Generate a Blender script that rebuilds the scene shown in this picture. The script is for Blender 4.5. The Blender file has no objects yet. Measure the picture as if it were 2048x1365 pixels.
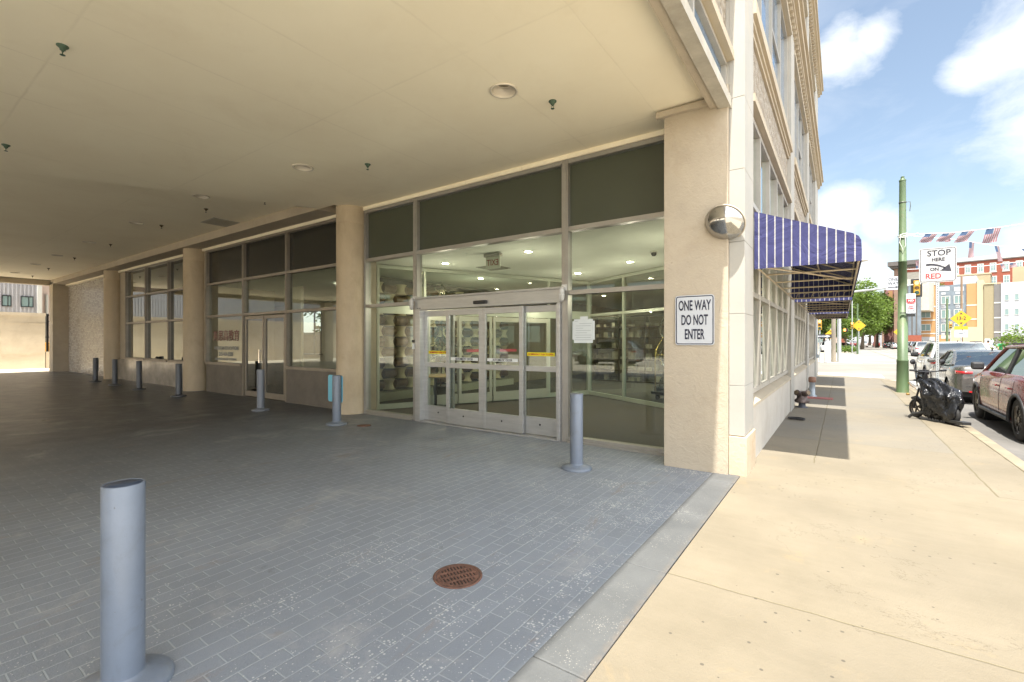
import bpy, bmesh, math, random
from mathutils import Vector, Matrix, noise
random.seed(7)
R = math.radians
C = bpy.context.scene.collection
scene = bpy.context.scene

# ---------------------------------------------------------------- camera
cd = bpy.data.cameras.new('camera'); cam = bpy.data.objects.new('camera', cd); C.objects.link(cam)
cam.location = (0, 0, 1.58); cam.rotation_euler = (R(90), 0, R(35.2))
cd.sensor_width = 36; cd.lens = 36*936/2048; cd.clip_start = .05; cd.clip_end = 3000
scene.camera = cam
# ---------------------------------------------------------------- sun and sky
SUN = Vector((0.11, -1.0, 2.55)).normalized()
w = bpy.data.worlds.new('World'); scene.world = w; w.use_nodes = True
nt = w.node_tree; N = nt.nodes; Lk = nt.links
bg = N['Background']; bg.inputs[1].default_value = 0.05
sky = N.new('ShaderNodeTexSky'); sky.sky_type = 'NISHITA'; sky.sun_disc = False
sky.sun_elevation = math.asin(SUN.z); sky.sun_rotation = math.atan2(SUN.x, SUN.y)
sky.air_density = 1.0; sky.dust_density = 1.6; sky.ozone_density = 1.0
tc = N.new('ShaderNodeTexCoord')
def mth(op, a, b=None, clamp=False, tree=None):
    t = tree or nt
    n = t.nodes.new('ShaderNodeMath'); n.operation = op; n.use_clamp = clamp
    for i, v in enumerate((a, b)):
        if v is None: continue
        if isinstance(v, (int, float)): n.inputs[i].default_value = v
        else: t.links.new(v, n.inputs[i])
    return n.outputs[0]
def sky_noise(scale, sc, det=6, rough=.55, dist=.4):
    mp = N.new('ShaderNodeMapping'); mp.inputs['Scale'].default_value = sc
    mp.inputs['Rotation'].default_value = (0, 0, R(20))
    Lk.new(tc.outputs['Generated'], mp.inputs[0])
    n = N.new('ShaderNodeTexNoise'); n.inputs['Scale'].default_value = scale; n.inputs['Detail'].default_value = det
    n.inputs['Roughness'].default_value = rough; n.inputs['Distortion'].default_value = dist
    Lk.new(mp.outputs[0], n.inputs[0]); return n.outputs[0]
def pdir(px, py):
    a = math.atan(661/936); d = (px-1024)/936
    return Vector((-math.sin(a)+d*math.cos(a), math.cos(a)+d*math.sin(a), (682.5-py)/936)).normalized()
def blob(d, rad):
    vm = N.new('ShaderNodeVectorMath'); vm.operation = 'DISTANCE'; vm.inputs[1].default_value = d
    nm = N.new('ShaderNodeVectorMath'); nm.operation = 'NORMALIZE'; Lk.new(tc.outputs['Generated'], nm.inputs[0])
    Lk.new(nm.outputs[0], vm.inputs[0])
    return mth('SUBTRACT', 1.0, mth('DIVIDE', vm.outputs['Value'], rad), True)
n1 = sky_noise(9, (1, 1, 1.6), 9, .62, .3); n2 = sky_noise(3.2, (1, .6, 3), 7, .6, .8)
cl = None
for px, py, rad in ((1690, 110, .09), (1740, 80, .065), (1665, 125, .06), (2010, 90, .10), (1960, 130, .075), (2075, 60, .13),
                    (1700, 410, .09), (1770, 450, .075), (1690, 550, .14), (1640, 470, .12), (2200, 200, .2), (2300, 480, .25), (1200, -300, .3)):
    b = blob(pdir(px, py), rad)
    cl = b if cl is None else mth('MAXIMUM', cl, b)
big = mth('MULTIPLY', mth('ADD', mth('MULTIPLY', cl, 1.05), mth('SUBTRACT', n1, .88)), 2.1, True)
wisp = mth('MULTIPLY', mth('SUBTRACT', n2, .50), 2.2, True)
nsep = N.new('ShaderNodeSeparateXYZ'); Lk.new(tc.outputs['Generated'], nsep.inputs[0])
hor = mth('MULTIPLY', mth('SUBTRACT', 1.0, mth('MULTIPLY', nsep.outputs[2], 3.2), True), .40, True)
cov = mth('MAXIMUM', mth('MULTIPLY', big, .95), mth('MAXIMUM', mth('ADD', .08, mth('MULTIPLY', wisp, .38)), hor), True)
mx = N.new('ShaderNodeMix'); mx.data_type = 'RGBA'
sm_ = N.new('ShaderNodeMix'); sm_.data_type = 'RGBA'; sm_.blend_type = 'MULTIPLY'; sm_.inputs[0].default_value = 1; sm_.inputs[7].default_value = (.90, .88, .80, 1); Lk.new(sky.outputs[0], sm_.inputs[6])
Lk.new(cov, mx.inputs[0]); Lk.new(sm_.outputs[2], mx.inputs[6]); mx.inputs[7].default_value = (4.3, 4.45, 4.6, 1)
# unseen bright cloud deck behind the camera, added to lift the fill light
dv = N.new('ShaderNodeVectorMath'); dv.operation = 'DOT_PRODUCT'; dv.inputs[1].default_value = Vector((.80, -.58, .12)).normalized(); Lk.new(tc.outputs['Generated'], dv.inputs[0])
deck = mth('MULTIPLY', mth('MULTIPLY', mth('SUBTRACT', dv.outputs['Value'], .10), 2.2, True), mth('MULTIPLY', mth('SUBTRACT', n2, .28), 3.0, True), True)
deck = mth('MULTIPLY', deck, mth('GREATER_THAN', nsep.outputs[2], -.02))
mx2 = N.new('ShaderNodeMix'); mx2.data_type = 'RGBA'; Lk.new(deck, mx2.inputs[0]); Lk.new(mx.outputs[2], mx2.inputs[6]); mx2.inputs[7].default_value = (18, 18.3, 18.7, 1)
Lk.new(mx2.outputs[2], bg.inputs[0])
sl = bpy.data.lights.new('sun', 'SUN'); so = bpy.data.objects.new('sun', sl); C.objects.link(so)
sl.energy = 2.0; sl.angle = R(.8); sl.color = (1, .955, .87); so.rotation_euler = SUN.to_track_quat('Z', 'Y').to_euler()
scene.view_settings.view_transform = 'Standard'; scene.view_settings.look = 'None'
scene.view_settings.exposure = 2.55; scene.view_settings.gamma = 1
cy = scene.cycles
cy.max_bounces = 10; cy.diffuse_bounces = 7; cy.glossy_bounces = 5; cy.transmission_bounces = 8; cy.transparent_max_bounces = 24
cy.sample_clamp_indirect = 6; cy.caustics_reflective = False; cy.caustics_refractive = False

# ---------------------------------------------------------------- mesh helpers
class MB:
    def __init__(s): s.v = []; s.f = []; s.m = []; s.smooth = []
    def add(s, vs, fs, m=0, sm=False):
        o = len(s.v); s.v += [tuple(v) for v in vs]
        for f in fs: s.f.append(tuple(i+o for i in f)); s.m.append(m); s.smooth.append(sm)
        return s
    def box(s, a, b, m=0, rot=0, piv=None):
        x0, x1 = sorted((a[0], b[0])); y0, y1 = sorted((a[1], b[1])); z0, z1 = sorted((a[2], b[2]))
        vs = [(x, y, z) for z in (z0, z1) for x, y in ((x0, y0), (x1, y0), (x1, y1), (x0, y1))]
        if rot:
            p = piv or ((x0+x1)/2, (y0+y1)/2); c_, s_ = math.cos(rot), math.sin(rot)
            vs = [(p[0]+(x-p[0])*c_-(y-p[1])*s_, p[1]+(x-p[0])*s_+(y-p[1])*c_, z) for x, y, z in vs]
        return s.add(vs, [(0, 3, 2, 1), (4, 5, 6, 7), (0, 1, 5, 4), (1, 2, 6, 5), (2, 3, 7, 6), (3, 0, 4, 7)], m)
    def tube(s, p, q, r0, r1=None, n=12, m=0, caps=True, sm=True):
        r1 = r0 if r1 is None else r1
        p, q = Vector(p), Vector(q); d = (q-p).normalized()
        u = d.orthogonal().normalized(); w_ = d.cross(u)
        vs = []
        for c, r in ((p, r0), (q, r1)):
            for i in range(n):
                a = 2*math.pi*i/n; vs.append(c+u*(r*math.cos(a))+w_*(r*math.sin(a)))
        s.add(vs, [(i, (i+1) % n, n+(i+1) % n, n+i) for i in range(n)], m, sm)
        if caps:
            s.add(vs[:n], [tuple(reversed(range(n)))], m); s.add(vs[n:], [tuple(range(n))], m)
        return s
    def path(s, pts, r, n=8, m=0):
        pts = [Vector(p) for p in pts]; vs = []; u = None
        for i, p in enumerate(pts):
            d = (pts[min(i+1, len(pts)-1)]-pts[max(i-1, 0)]).normalized()
            u = d.orthogonal().normalized() if u is None else (u-d*u.dot(d)).normalized()
            w_ = d.cross(u); rr = r[i] if isinstance(r, (list, tuple)) else r
            vs += [p+u*(rr*math.cos(2*math.pi*k/n))+w_*(rr*math.sin(2*math.pi*k/n)) for k in range(n)]
        fs = [(i*n+k, i*n+(k+1) % n, (i+1)*n+(k+1) % n, (i+1)*n+k) for i in range(len(pts)-1) for k in range(n)]
        s.add(vs, fs, m, True); s.add(vs[:n], [tuple(reversed(range(n)))], m); s.add(vs[-n:], [tuple(range(n))], m)
        return s
    def lathe(s, prof, c=(0, 0, 0), n=24, m=0, ax='z', sm=True, cap=True):
        vs = []
        for r, z in prof:
            for i in range(n):
                a = 2*math.pi*i/n; x, y = r*math.cos(a), r*math.sin(a)
                v = (x, y, z) if ax == 'z' else (x, z, y) if ax == 'y' else (z, x, y)
                vs.append((c[0]+v[0], c[1]+v[1], c[2]+v[2]))
        fs = [(j*n+i, j*n+(i+1) % n, (j+1)*n+(i+1) % n, (j+1)*n+i) for j in range(len(prof)-1) for i in range(n)]
        s.add(vs, fs, m, sm)
        if cap and prof[-1][0] > 1e-4: s.add(vs[-n:], [tuple(range(n))], m)
        if cap and prof[0][0] > 1e-4: s.add(vs[:n], [tuple(reversed(range(n)))], m)
        return s
    def poly(s, pts, d, m=0):          # polygon extruded by vector d
        d = Vector(d); n = len(pts); a = [Vector(p) for p in pts]; b = [p+d for p in a]
        s.add(a+b, [tuple(range(n)), tuple(range(2*n-1, n-1, -1))]+[(i, n+i, n+(i+1) % n, (i+1) % n) for i in range(n)], m)
        return s
    def quad(s, a, b, c, d, m=0, sm=False): return s.add([a, b, c, d], [(0, 1, 2, 3)], m, sm)
    def build(s, name, mats, parent=None, world=False, bevel=0, solid=0, recalc=True):
        me = bpy.data.meshes.new(name); me.from_pydata(s.v, [], s.f)
        for x in (mats if isinstance(mats, (list, tuple)) else [mats]): me.materials.append(x)
        me.polygons.foreach_set('material_index', s.m); me.polygons.foreach_set('use_smooth', s.smooth)
        if recalc:
            bm = bmesh.new(); bm.from_mesh(me); bmesh.ops.recalc_face_normals(bm, faces=bm.faces); bm.to_mesh(me); bm.free()
        me.update()
        o = bpy.data.objects.new(name, me); C.objects.link(o)
        if parent is not None:
            o.parent = parent
            if world: o.location = Vector((0, 0, 0))-origin(parent)
        if bevel:
            b = o.modifiers.new('bevel', 'BEVEL'); b.width = bevel; b.segments = 2; b.limit_method = 'ANGLE'
        if solid:
            b = o.modifiers.new('solid', 'SOLIDIFY'); b.thickness = solid
        return o
def origin(o):
    p = Vector(o.location)
    while o.parent: o = o.parent; p = p+Vector(o.location)
    return p
def thing(name, label, cat, loc=(0, 0, 0), rz=0, group=None):
    o = bpy.data.objects.new(name, None); C.objects.link(o); o.empty_display_size = .2
    o.location = loc; o.rotation_euler = (0, 0, rz); return tag(o, label, cat, group)
def tag(o, label, cat, group=None):
    o['label'] = label; o['category'] = cat
    if group: o['group'] = group
    return o
def struct(o): o['kind'] = 'structure'; return o
def dup(root, loc, rz, label=None):
    r = root.copy(); C.objects.link(r); r.location = loc; r.rotation_euler = (0, 0, rz)
    if label: r['label'] = label
    def rec(a, b):
        for ch in list(a.children):
            c = ch.copy(); C.objects.link(c); c.parent = b; rec(ch, c)
    rec(root, r); return r
def recolour(root, a, b):
    for ch in root.children_recursive:
        if ch.type == 'MESH':
            for sl_ in ch.material_slots:
                if sl_.material == a: sl_.link = 'OBJECT'; sl_.material = b
def text(s, size, mat, parent, loc, rot=(R(90), 0, 0), name='lettering', sx=1, bold=0, ext=.002, align='CENTER', world=True):
    cu = bpy.data.curves.new(name, 'FONT'); cu.body = s; cu.size = size; cu.align_x = align; cu.align_y = 'CENTER'
    cu.extrude = ext; cu.offset = bold; cu.resolution_u = 4
    t = bpy.data.objects.new(name, cu); C.objects.link(t); bpy.context.view_layer.update()
    me = bpy.data.meshes.new_from_object(t.evaluated_get(bpy.context.evaluated_depsgraph_get()))
    bpy.data.objects.remove(t); me.materials.clear(); me.materials.append(mat); me.name = name
    o = bpy.data.objects.new(name, me); C.objects.link(o); o.scale = (sx, 1, 1); o.rotation_euler = rot
    o.parent = parent; o.location = (Vector(loc)-origin(parent)) if (parent and world) else loc
    return o

# ---------------------------------------------------------------- materials
def newmat(name):
    m = bpy.data.materials.new(name); m.use_nodes = True; t = m.node_tree; b = t.nodes['Principled BSDF']; return m, t, b
def coord(t, rot=(0, 0, 0), sc=(1, 1, 1)):
    c = t.nodes.new('ShaderNodeTexCoord'); mp = t.nodes.new('ShaderNodeMapping')
    mp.inputs['Rotation'].default_value = rot; mp.inputs['Scale'].default_value = sc
    t.links.new(c.outputs['Object'], mp.inputs[0]); return mp.outputs[0]
def noi(t, vec, scale, det=4, rough=.6, dist=0):
    n = t.nodes.new('ShaderNodeTexNoise'); n.inputs['Scale'].default_value = scale; n.inputs['Detail'].default_value = det
    n.inputs['Roughness'].default_value = rough; n.inputs['Distortion'].default_value = dist; t.links.new(vec, n.inputs[0]); return n.outputs[0]
def mixc(t, f, a, b, mode='MIX'):
    n = t.nodes.new('ShaderNodeMix'); n.data_type = 'RGBA'; n.blend_type = mode
    for i, v in ((0, f), (6, a), (7, b)):
        if isinstance(v, (int, float)): n.inputs[i].default_value = v
        elif isinstance(v, tuple): n.inputs[i].default_value = v if len(v) == 4 else v+(1,)
        else: t.links.new(v, n.inputs[i])
    return n.outputs[2]
def ramp(t, f, lo, hi):
    n = t.nodes.new('ShaderNodeMapRange'); n.inputs[1].default_value = lo; n.inputs[2].default_value = hi; t.links.new(f, n.inputs[0]); return n.outputs[0]
def bump(t, b, h, strength, dist=.01):
    n = t.nodes.new('ShaderNodeBump'); n.inputs['Strength'].default_value = strength; n.inputs['Distance'].default_value = dist
    t.links.new(h, n.inputs['Height']); t.links.new(n.outputs[0], b.inputs['Normal'])
def mat(name, col, rough=.55, metal=0, var=.12, scale=2.5, bmp=.15, bsc=60, spec=.5, stain=None, stam=.5, ssc=1.2, stretch=(1, 1, 1), coat=0, chips=None, dent=0):
    m, t, b = newmat(name); v = coord(t, sc=stretch)
    f = noi(t, v, scale, 6, .65); k = ramp(t, f, .3, .7)
    c = mixc(t, k, tuple(x*(1-var) for x in col), tuple(min(1, x*(1+var)) for x in col))
    if stain: c = mixc(t, mth('MULTIPLY', ramp(t, noi(t, v, ssc, 7, .7, .5), .52, .72), stam, True, t), c, stain)
    if chips: c = mixc(t, mth('MULTIPLY', ramp(t, noi(t, v, 26, 5, .8), .66, .70), .8, True, t), c, chips)
    t.links.new(c, b.inputs['Base Color']); b.inputs['Metallic'].default_value = metal
    b.inputs['Specular IOR Level'].default_value = spec; b.inputs['Coat Weight'].default_value = coat
    t.links.new(mth('ADD', rough-.06, mth('MULTIPLY', noi(t, v, scale*3, 3), .12, False, t), True, t), b.inputs['Roughness'])
    hh = noi(t, v, bsc, 3, .7)
    if dent: hh = mth('ADD', hh, mth('MULTIPLY', noi(t, v, 7, 5, .7, 1.6), dent, False, t), False, t)
    if bmp: bump(t, b, hh, bmp, .01)
    return m
def flat(name, col, rough=.5, metal=0, emit=0, coat=0):
    m, t, b = newmat(name); b.inputs['Base Color'].default_value = tuple(col)+(1,); b.inputs['Roughness'].default_value = rough; b.inputs['Metallic'].default_value = metal
    b.inputs['Coat Weight'].default_value = coat
    if emit: b.inputs['Emission Color'].default_value = tuple(col)+(1,); b.inputs['Emission Strength'].default_value = emit
    return m
def glass(name, tint=(.80, .86, .82), ior=1.5, wav=.0, gain=1.7):
    m = bpy.data.materials.new(name); m.use_nodes = True; t = m.node_tree; t.nodes.clear()
    o = t.nodes.new('ShaderNodeOutputMaterial'); tr = t.nodes.new('ShaderNodeBsdfTransparent'); gl = t.nodes.new('ShaderNodeBsdfGlossy')
    tr.inputs[0].default_value = tint+(1,); gl.inputs[0].default_value = (.95, 1, .97, 1); gl.inputs['Roughness'].default_value = .01
    fr = t.nodes.new('ShaderNodeFresnel'); fr.inputs[0].default_value = ior
    if wav:
        bp = t.nodes.new('ShaderNodeBump'); bp.inputs['Strength'].default_value = wav; bp.inputs['Distance'].default_value = .02
        t.links.new(noi(t, coord(t), 1.6, 2), bp.inputs['Height']); t.links.new(bp.outputs[0], gl.inputs['Normal'])
    k = mth('MULTIPLY', fr.outputs[0], gain, True, t)
    mi = t.nodes.new('ShaderNodeMixShader'); t.links.new(k, mi.inputs[0]); t.links.new(tr.outputs[0], mi.inputs[1]); t.links.new(gl.outputs[0], mi.inputs[2])
    t.links.new(mi.outputs[0], o.inputs[0]); return m
def pos(t):
    g = t.nodes.new('ShaderNodeNewGeometry'); s = t.nodes.new('ShaderNodeSeparateXYZ'); t.links.new(g.outputs['Position'], s.inputs[0]); return g.outputs['Position'], s.outputs
def line(t, c, at, half, soft=None):     # 1 on the line
    soft = soft or half
    return mth('SUBTRACT', 1.0, mth('DIVIDE', mth('ABSOLUTE', mth('SUBTRACT', c, at, False, t), None, False, t), half, False, t), True, t)
def gate(t, c, lo, hi):
    return mth('MULTIPLY', mth('GREATER_THAN', c, lo, False, t), mth('LESS_THAN', c, hi, False, t), False, t)

# painted pavers
def paver_mat():
    m, t, b = newmat('painted_pavers'); p, xyz = pos(t)
    cm = t.nodes.new('ShaderNodeCombineXYZ'); wob = mth('MULTIPLY', mth('SUBTRACT', noi(t, p, 1.3, 3), .5, False, t), .03, False, t)
    t.links.new(mth('ADD', xyz[1], wob, False, t), cm.inputs[0]); t.links.new(mth('ADD', xyz[0], wob, False, t), cm.inputs[1])
    br = t.nodes.new('ShaderNodeTexBrick'); t.links.new(cm.outputs[0], br.inputs[0]); br.inputs['Scale'].default_value = 1
    br.inputs['Brick Width'].default_value = .215; br.inputs['Row Height'].default_value = .112; br.inputs['Mortar Size'].default_value = .0045; br.inputs['Mortar Smooth'].default_value = .35
    br.inputs['Color1'].default_value = (.195, .218, .250, 1); br.inputs['Color2'].default_value = (.215, .240, .275, 1); br.inputs['Mortar'].default_value = (.34, .37, .40, 1)
    c = br.outputs[0]
    k = ramp(t, noi(t, p, .5, 6, .65), .35, .65); c = mixc(t, mth('MULTIPLY', k, .35, False, t), c, (.125, .135, .15))
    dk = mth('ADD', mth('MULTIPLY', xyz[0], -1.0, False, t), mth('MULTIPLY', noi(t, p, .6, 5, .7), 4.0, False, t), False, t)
    c = mixc(t, mth('MULTIPLY', ramp(t, dk, 6.5, 12.5), .78, False, t), c, (.042, .042, .045))   # shade deep under the building, painted into the paver colour
    # bare smears, brown and pale
    sm = ramp(t, noi(t, p, 1.1, 8, .75, .6), .545, .68); c = mixc(t, mth('MULTIPLY', sm, .55, False, t), c, (.33, .33, .33))
    mpw = t.nodes.new('ShaderNodeMapping'); mpw.inputs['Scale'].default_value = (1.1, .30, 1); t.links.new(p, mpw.inputs[0])
    s2 = ramp(t, noi(t, mpw.outputs[0], 2.2, 8, .8, .6), .575, .70); c = mixc(t, mth('MULTIPLY', s2, .6, False, t), c, (.20, .15, .115))
    oil = ramp(t, noi(t, p, 2.6, 4, .6, .3), .68, .76); c = mixc(t, mth('MULTIPLY', oil, .55, False, t), c, (.06, .062, .066))
    # white flecks, denser by the street
    vo = t.nodes.new('ShaderNodeTexVoronoi'); vo.inputs['Scale'].default_value = 62; t.links.new(p, vo.inputs[0])
    dens = mth('MULTIPLY', ramp(t, xyz[0], -5.2, -1.6), ramp(t, noi(t, p, 1.5, 6, .75), .40, .62), True, t)
    rad = mth('MULTIPLY', dens, .80, False, t)
    sepc = t.nodes.new('ShaderNodeSeparateColor'); t.links.new(vo.outputs['Color'], sepc.inputs[0])
    fl = mth('MULTIPLY', mth('LESS_THAN', vo.outputs['Distance'], mth('MULTIPLY', rad, sepc.outputs[0], False, t), False, t), mth('GREATER_THAN', sepc.outputs[1], .35, False, t), False, t)
    c = mixc(t, mth('MULTIPLY', fl, .7, False, t), c, (.52, .52, .51))
    f2 = mth('MULTIPLY', mth('GREATER_THAN', noi(t, p, 105, 2, .6), mth('SUBTRACT', .78, mth('MULTIPLY', dens, .19, False, t), False, t), False, t), .6, False, t)
    c = mixc(t, f2, c, (.42, .43, .43))
    t.links.new(c, b.inputs['Base Color'])
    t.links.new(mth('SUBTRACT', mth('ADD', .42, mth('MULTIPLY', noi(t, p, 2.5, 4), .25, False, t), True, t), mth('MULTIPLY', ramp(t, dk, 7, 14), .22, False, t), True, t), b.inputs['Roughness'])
    h = mth('ADD', mth('MULTIPLY', br.outputs['Fac'], -1.0, False, t), mth('ADD', mth('MULTIPLY', noi(t, p, 80, 3, .8), .9, False, t), mth('MULTIPLY', noi(t, p, 7, 2), .8, False, t), False, t), False, t)
    bump(t, b, h, .8, .007); return m
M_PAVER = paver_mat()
def walk_mat():
    m, t, b = newmat('sidewalk_concrete'); p, xyz = pos(t)
    k = ramp(t, noi(t, p, .8, 6, .65), .3, .7); c = mixc(t, k, (.158, .133, .090), (.222, .188, .133))
    c = mixc(t, mth('MULTIPLY', ramp(t, noi(t, p, .33, 3), .45, .60), .22, False, t), c, (.125, .11, .085))
    old = gate(t, xyz[1], 8.9, 40); old = mth('MULTIPLY', old, mth('MULTIPLY', gate(t, xyz[0], -.95, 1.3), ramp(t, noi(t, p, .45, 4), .3, .6), False, t), False, t)
    c = mixc(t, mth('MULTIPLY', old, .75, False, t), c, (.155, .145, .125))
    mp = t.nodes.new('ShaderNodeMapping'); mp.inputs['Scale'].default_value = (.7, 6, 1); t.links.new(p, mp.inputs[0])
    c = mixc(t, mth('MULTIPLY', ramp(t, noi(t, mp.outputs[0], 3, 5, .7), .45, .8), .25, False, t), c, (.24, .20, .14))
    c = mixc(t, mth('MULTIPLY', ramp(t, noi(t, p, 1.7, 7, .75, .4), .58, .75), .35, False, t), c, (.34, .24, .11))
    idx = None
    for yj in (.4, 3.22, 6.7, 8.9, 11.4, 14.0, 17.6, 21.4):
        g_ = mth('GREATER_THAN', xyz[1], yj, False, t); idx = g_ if idx is None else mth('ADD', idx, g_, False, t)
    slab = mth('FRACT', mth('MULTIPLY', mth('ADD', idx, 1.3, False, t), .618, False, t), None, False, t)
    c = mixc(t, mth('MULTIPLY', slab, .22, False, t), c, (.13, .115, .09))
    nc = noi(t, p, .75, 8, .62, .3); crack = mth('MULTIPLY', line(t, nc, .5, .0022), mth('GREATER_THAN', noi(t, p, .4, 2), .53, False, t), False, t)
    c = mixc(t, mth('MULTIPLY', crack, .6, False, t), c, (.07, .055, .035))
    # gum spots and grit
    vo = t.nodes.new('ShaderNodeTexVoronoi'); vo.inputs['Scale'].default_value = 25; vo.inputs['Randomness'].default_value = 1; t.links.new(p, vo.inputs[0])
    sc = t.nodes.new('ShaderNodeSeparateColor'); t.links.new(vo.outputs['Color'], sc.inputs[0])
    dens = mth('ADD', .06, mth('MULTIPLY', ramp(t, noi(t, p, .6, 4, .7), .50, .66), .7, False, t), False, t)
    sp = mth('MULTIPLY', mth('LESS_THAN', vo.outputs['Distance'], mth('MULTIPLY', mth('POWER', sc.outputs[2], 2.5, False, t), .26, False, t), False, t), mth('LESS_THAN', sc.outputs[0], dens, False, t), False, t)
    c = mixc(t, mth('MULTIPLY', sp, .7, False, t), c, (.05, .043, .035))
    wob = mth('MULTIPLY', mth('SUBTRACT', noi(t, p, 3, 4), .5, False, t), .05, False, t)
    X = mth('ADD', xyz[0], wob, False, t); Y = mth('ADD', xyz[1], wob, False, t)
    ln = mth('MULTIPLY', line(t, X, -.30, .012), gate(t, xyz[1], 7.2, 60), False, t)
    for a, at, g, lo, hi, hw in ((X, 1.29, 1, 6.7, 60, .014), (X, 1.79, 1, -30, 60, .012), (Y, 3.22, 0, -1, 1.79, .009), (Y, .4, 0, -1, 1.79, .009), (Y, -2.6, 0, -1, 1.79, .009),
                                 (Y, 8.9, 0, -1, 1.29, .009), (Y, 11.4, 0, -1, 1.29, .010), (Y, 14.0, 0, -1, 1.29, .010), (Y, 17.6, 0, -1, 1.3, .012), (Y, 21.4, 0, -1, 1.3, .012), (Y, 6.7, 0, 1.29, 1.95, .01),
                                 (Y, 10.2, 0, 1.29, 1.95, .01), (Y, 13.4, 0, 1.29, 1.95, .01), (Y, 17, 0, 1.29, 1.95, .01)):
        ln = mth('MAXIMUM', ln, mth('MULTIPLY', line(t, a, at, hw), gate(t, xyz[g], lo, hi), False, t), False, t)
    c = mixc(t, mth('MULTIPLY', ln, .85, False, t), c, (.12, .10, .05))
    t.links.new(c, b.inputs['Base Color']); b.inputs['Roughness'].default_value = .85
    bump(t, b, mth('SUBTRACT', mth('MULTIPLY', noi(t, p, 55, 5, .8), .9, False, t), ln, False, t), .7, .009); return m
M_WALK = walk_mat()
def facade_relief():
    m, t, b = newmat('carved_stone_relief'); v = coord(t)
    a = noi(t, v, 9, 5, .7, 1.2); vo = t.nodes.new('ShaderNodeTexVoronoi'); vo.feature = 'SMOOTH_F1'; vo.inputs['Scale'].default_value = 11; t.links.new(v, vo.inputs[0])
    h = mth('ADD', a, mth('MULTIPLY', vo.outputs['Distance'], .9, False, t), False, t)
    c = mixc(t, ramp(t, h, .45, 1.0), (.50, .46, .39), (.36, .30, .23)); c = mixc(t, mth('MULTIPLY', ramp(t, noi(t, v, 14, 5, .8), .60, .72), .5, False, t), c, (.33, .25, .16))
    t.links.new(c, b.inputs['Base Color']); b.inputs['Roughness'].default_value = .85; bump(t, b, h, 1.0, .09); return m
def brick(name, c1, c2, mo, bw=.2, rh=.067, ms=.008, rough=.8, axis='xz', bs=.5, bd=.006):
    m, t, b = newmat(name); v = coord(t); s = t.nodes.new('ShaderNodeSeparateXYZ'); t.links.new(v, s.inputs[0]); cm = t.nodes.new('ShaderNodeCombineXYZ')
    t.links.new(s.outputs[0 if axis[0] == 'x' else 1], cm.inputs[0]); t.links.new(s.outputs[2], cm.inputs[1])
    br = t.nodes.new('ShaderNodeTexBrick'); t.links.new(cm.outputs[0], br.inputs[0]); br.inputs['Scale'].default_value = 1
    br.inputs['Brick Width'].default_value = bw; br.inputs['Row Height'].default_value = rh; br.inputs['Mortar Size'].default_value = ms
    for k, cc in (('Color1', c1), ('Color2', c2), ('Mortar', mo)): br.inputs[k].default_value = cc+(1,)
    c = mixc(t, mth('MULTIPLY', ramp(t, noi(t, v, 1.2, 5), .35, .7), .3, False, t), br.outputs[0], tuple(x*.7 for x in c1))
    t.links.new(c, b.inputs['Base Color']); b.inputs['Roughness'].default_value = rough
    bump(t, b, mth('MULTIPLY', br.outputs['Fac'], -1.0, False, t), bs, bd); return m

M_STUCCO = mat('beige_stucco', (.42, .36, .275), .85, var=.08, scale=1.5, bmp=.5, bsc=28, stain=(.30, .23, .15), stam=.35, ssc=1.4, chips=(.22, .18, .14), dent=1.6)
M_COLUMN = mat('board_marked_column', (.48, .39, .27), .8, var=.1, scale=3, bmp=.5, bsc=35, stain=(.30, .22, .13), stam=.35, ssc=2, stretch=(1, 1, .5))
def ceil_mat():
    m, t, b = newmat('painted_soffit'); p, xyz = pos(t)
    c = mixc(t, ramp(t, noi(t, p, .7, 6, .6), .3, .7), (.86, .78, .60), (.91, .84, .66))
    c = mixc(t, mth('MULTIPLY', ramp(t, noi(t, p, .9, 7, .7, .6), .52, .75), .15, False, t), c, (.58, .47, .30))
    wob = mth('MULTIPLY', mth('SUBTRACT', noi(t, p, 2, 3), .5, False, t), .04, False, t); X = mth('ADD', xyz[0], wob, False, t); Y = mth('ADD', xyz[1], wob, False, t)
    ln = line(t, X, -1.95, .012)
    for a, at, hw in ((X, -3.15, .02), (X, -4.37, .02), (X, -5.6, .02), (X, -6.8, .02), (X, -8.05, .02), (X, -10.4, .02), (X, -12.9, .02), (X, -15.3, .02), (Y, 6.02, .012), (Y, 3.6, .02), (Y, 1.2, .02), (Y, -1.2, .02)):
        ln = mth('MAXIMUM', ln, line(t, a, at, hw), False, t)
    ln = mth('MULTIPLY', ln, ramp(t, noi(t, p, 1.1, 3), .3, .65), False, t)
    c = mixc(t, mth('MULTIPLY', ln, .16, False, t), c, (.34, .27, .18))
    t.links.new(c, b.inputs['Base Color']); b.inputs['Roughness'].default_value = .75; bump(t, b, mth('SUBTRACT', noi(t, p, 3, 4), ln, False, t), .25, .006); return m
M_CEIL = ceil_mat()
M_STONE = mat('limestone_cladding', (.345, .33, .295), .8, var=.06, scale=1.2, bmp=.15, bsc=25, stain=(.58, .47, .31), stam=.25, ssc=.8)
M_STONE2 = mat('limestone_moulding', (.40, .34, .25), .8, var=.08, scale=1.5, bmp=.2, bsc=25, stain=(.5, .38, .22), stam=.35, ssc=1)
M_BASE = mat('stained_base_stone', (.50, .40, .28), .8, var=.2, scale=2.5, bmp=.5, bsc=30, stain=(.38, .20, .07), stam=.7, ssc=2.2)
M_RELIEF = facade_relief()
M_ALU = mat('anodised_frame', (.37, .35, .315), .38, metal=.55, var=.08, scale=4, bmp=.05, bsc=80, spec=.5)
M_ALU2 = mat('brushed_door_metal', (.46, .46, .45), .36, metal=.65, var=.10, scale=3, bmp=.08, bsc=60, stretch=(1, 1, 8))
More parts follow.
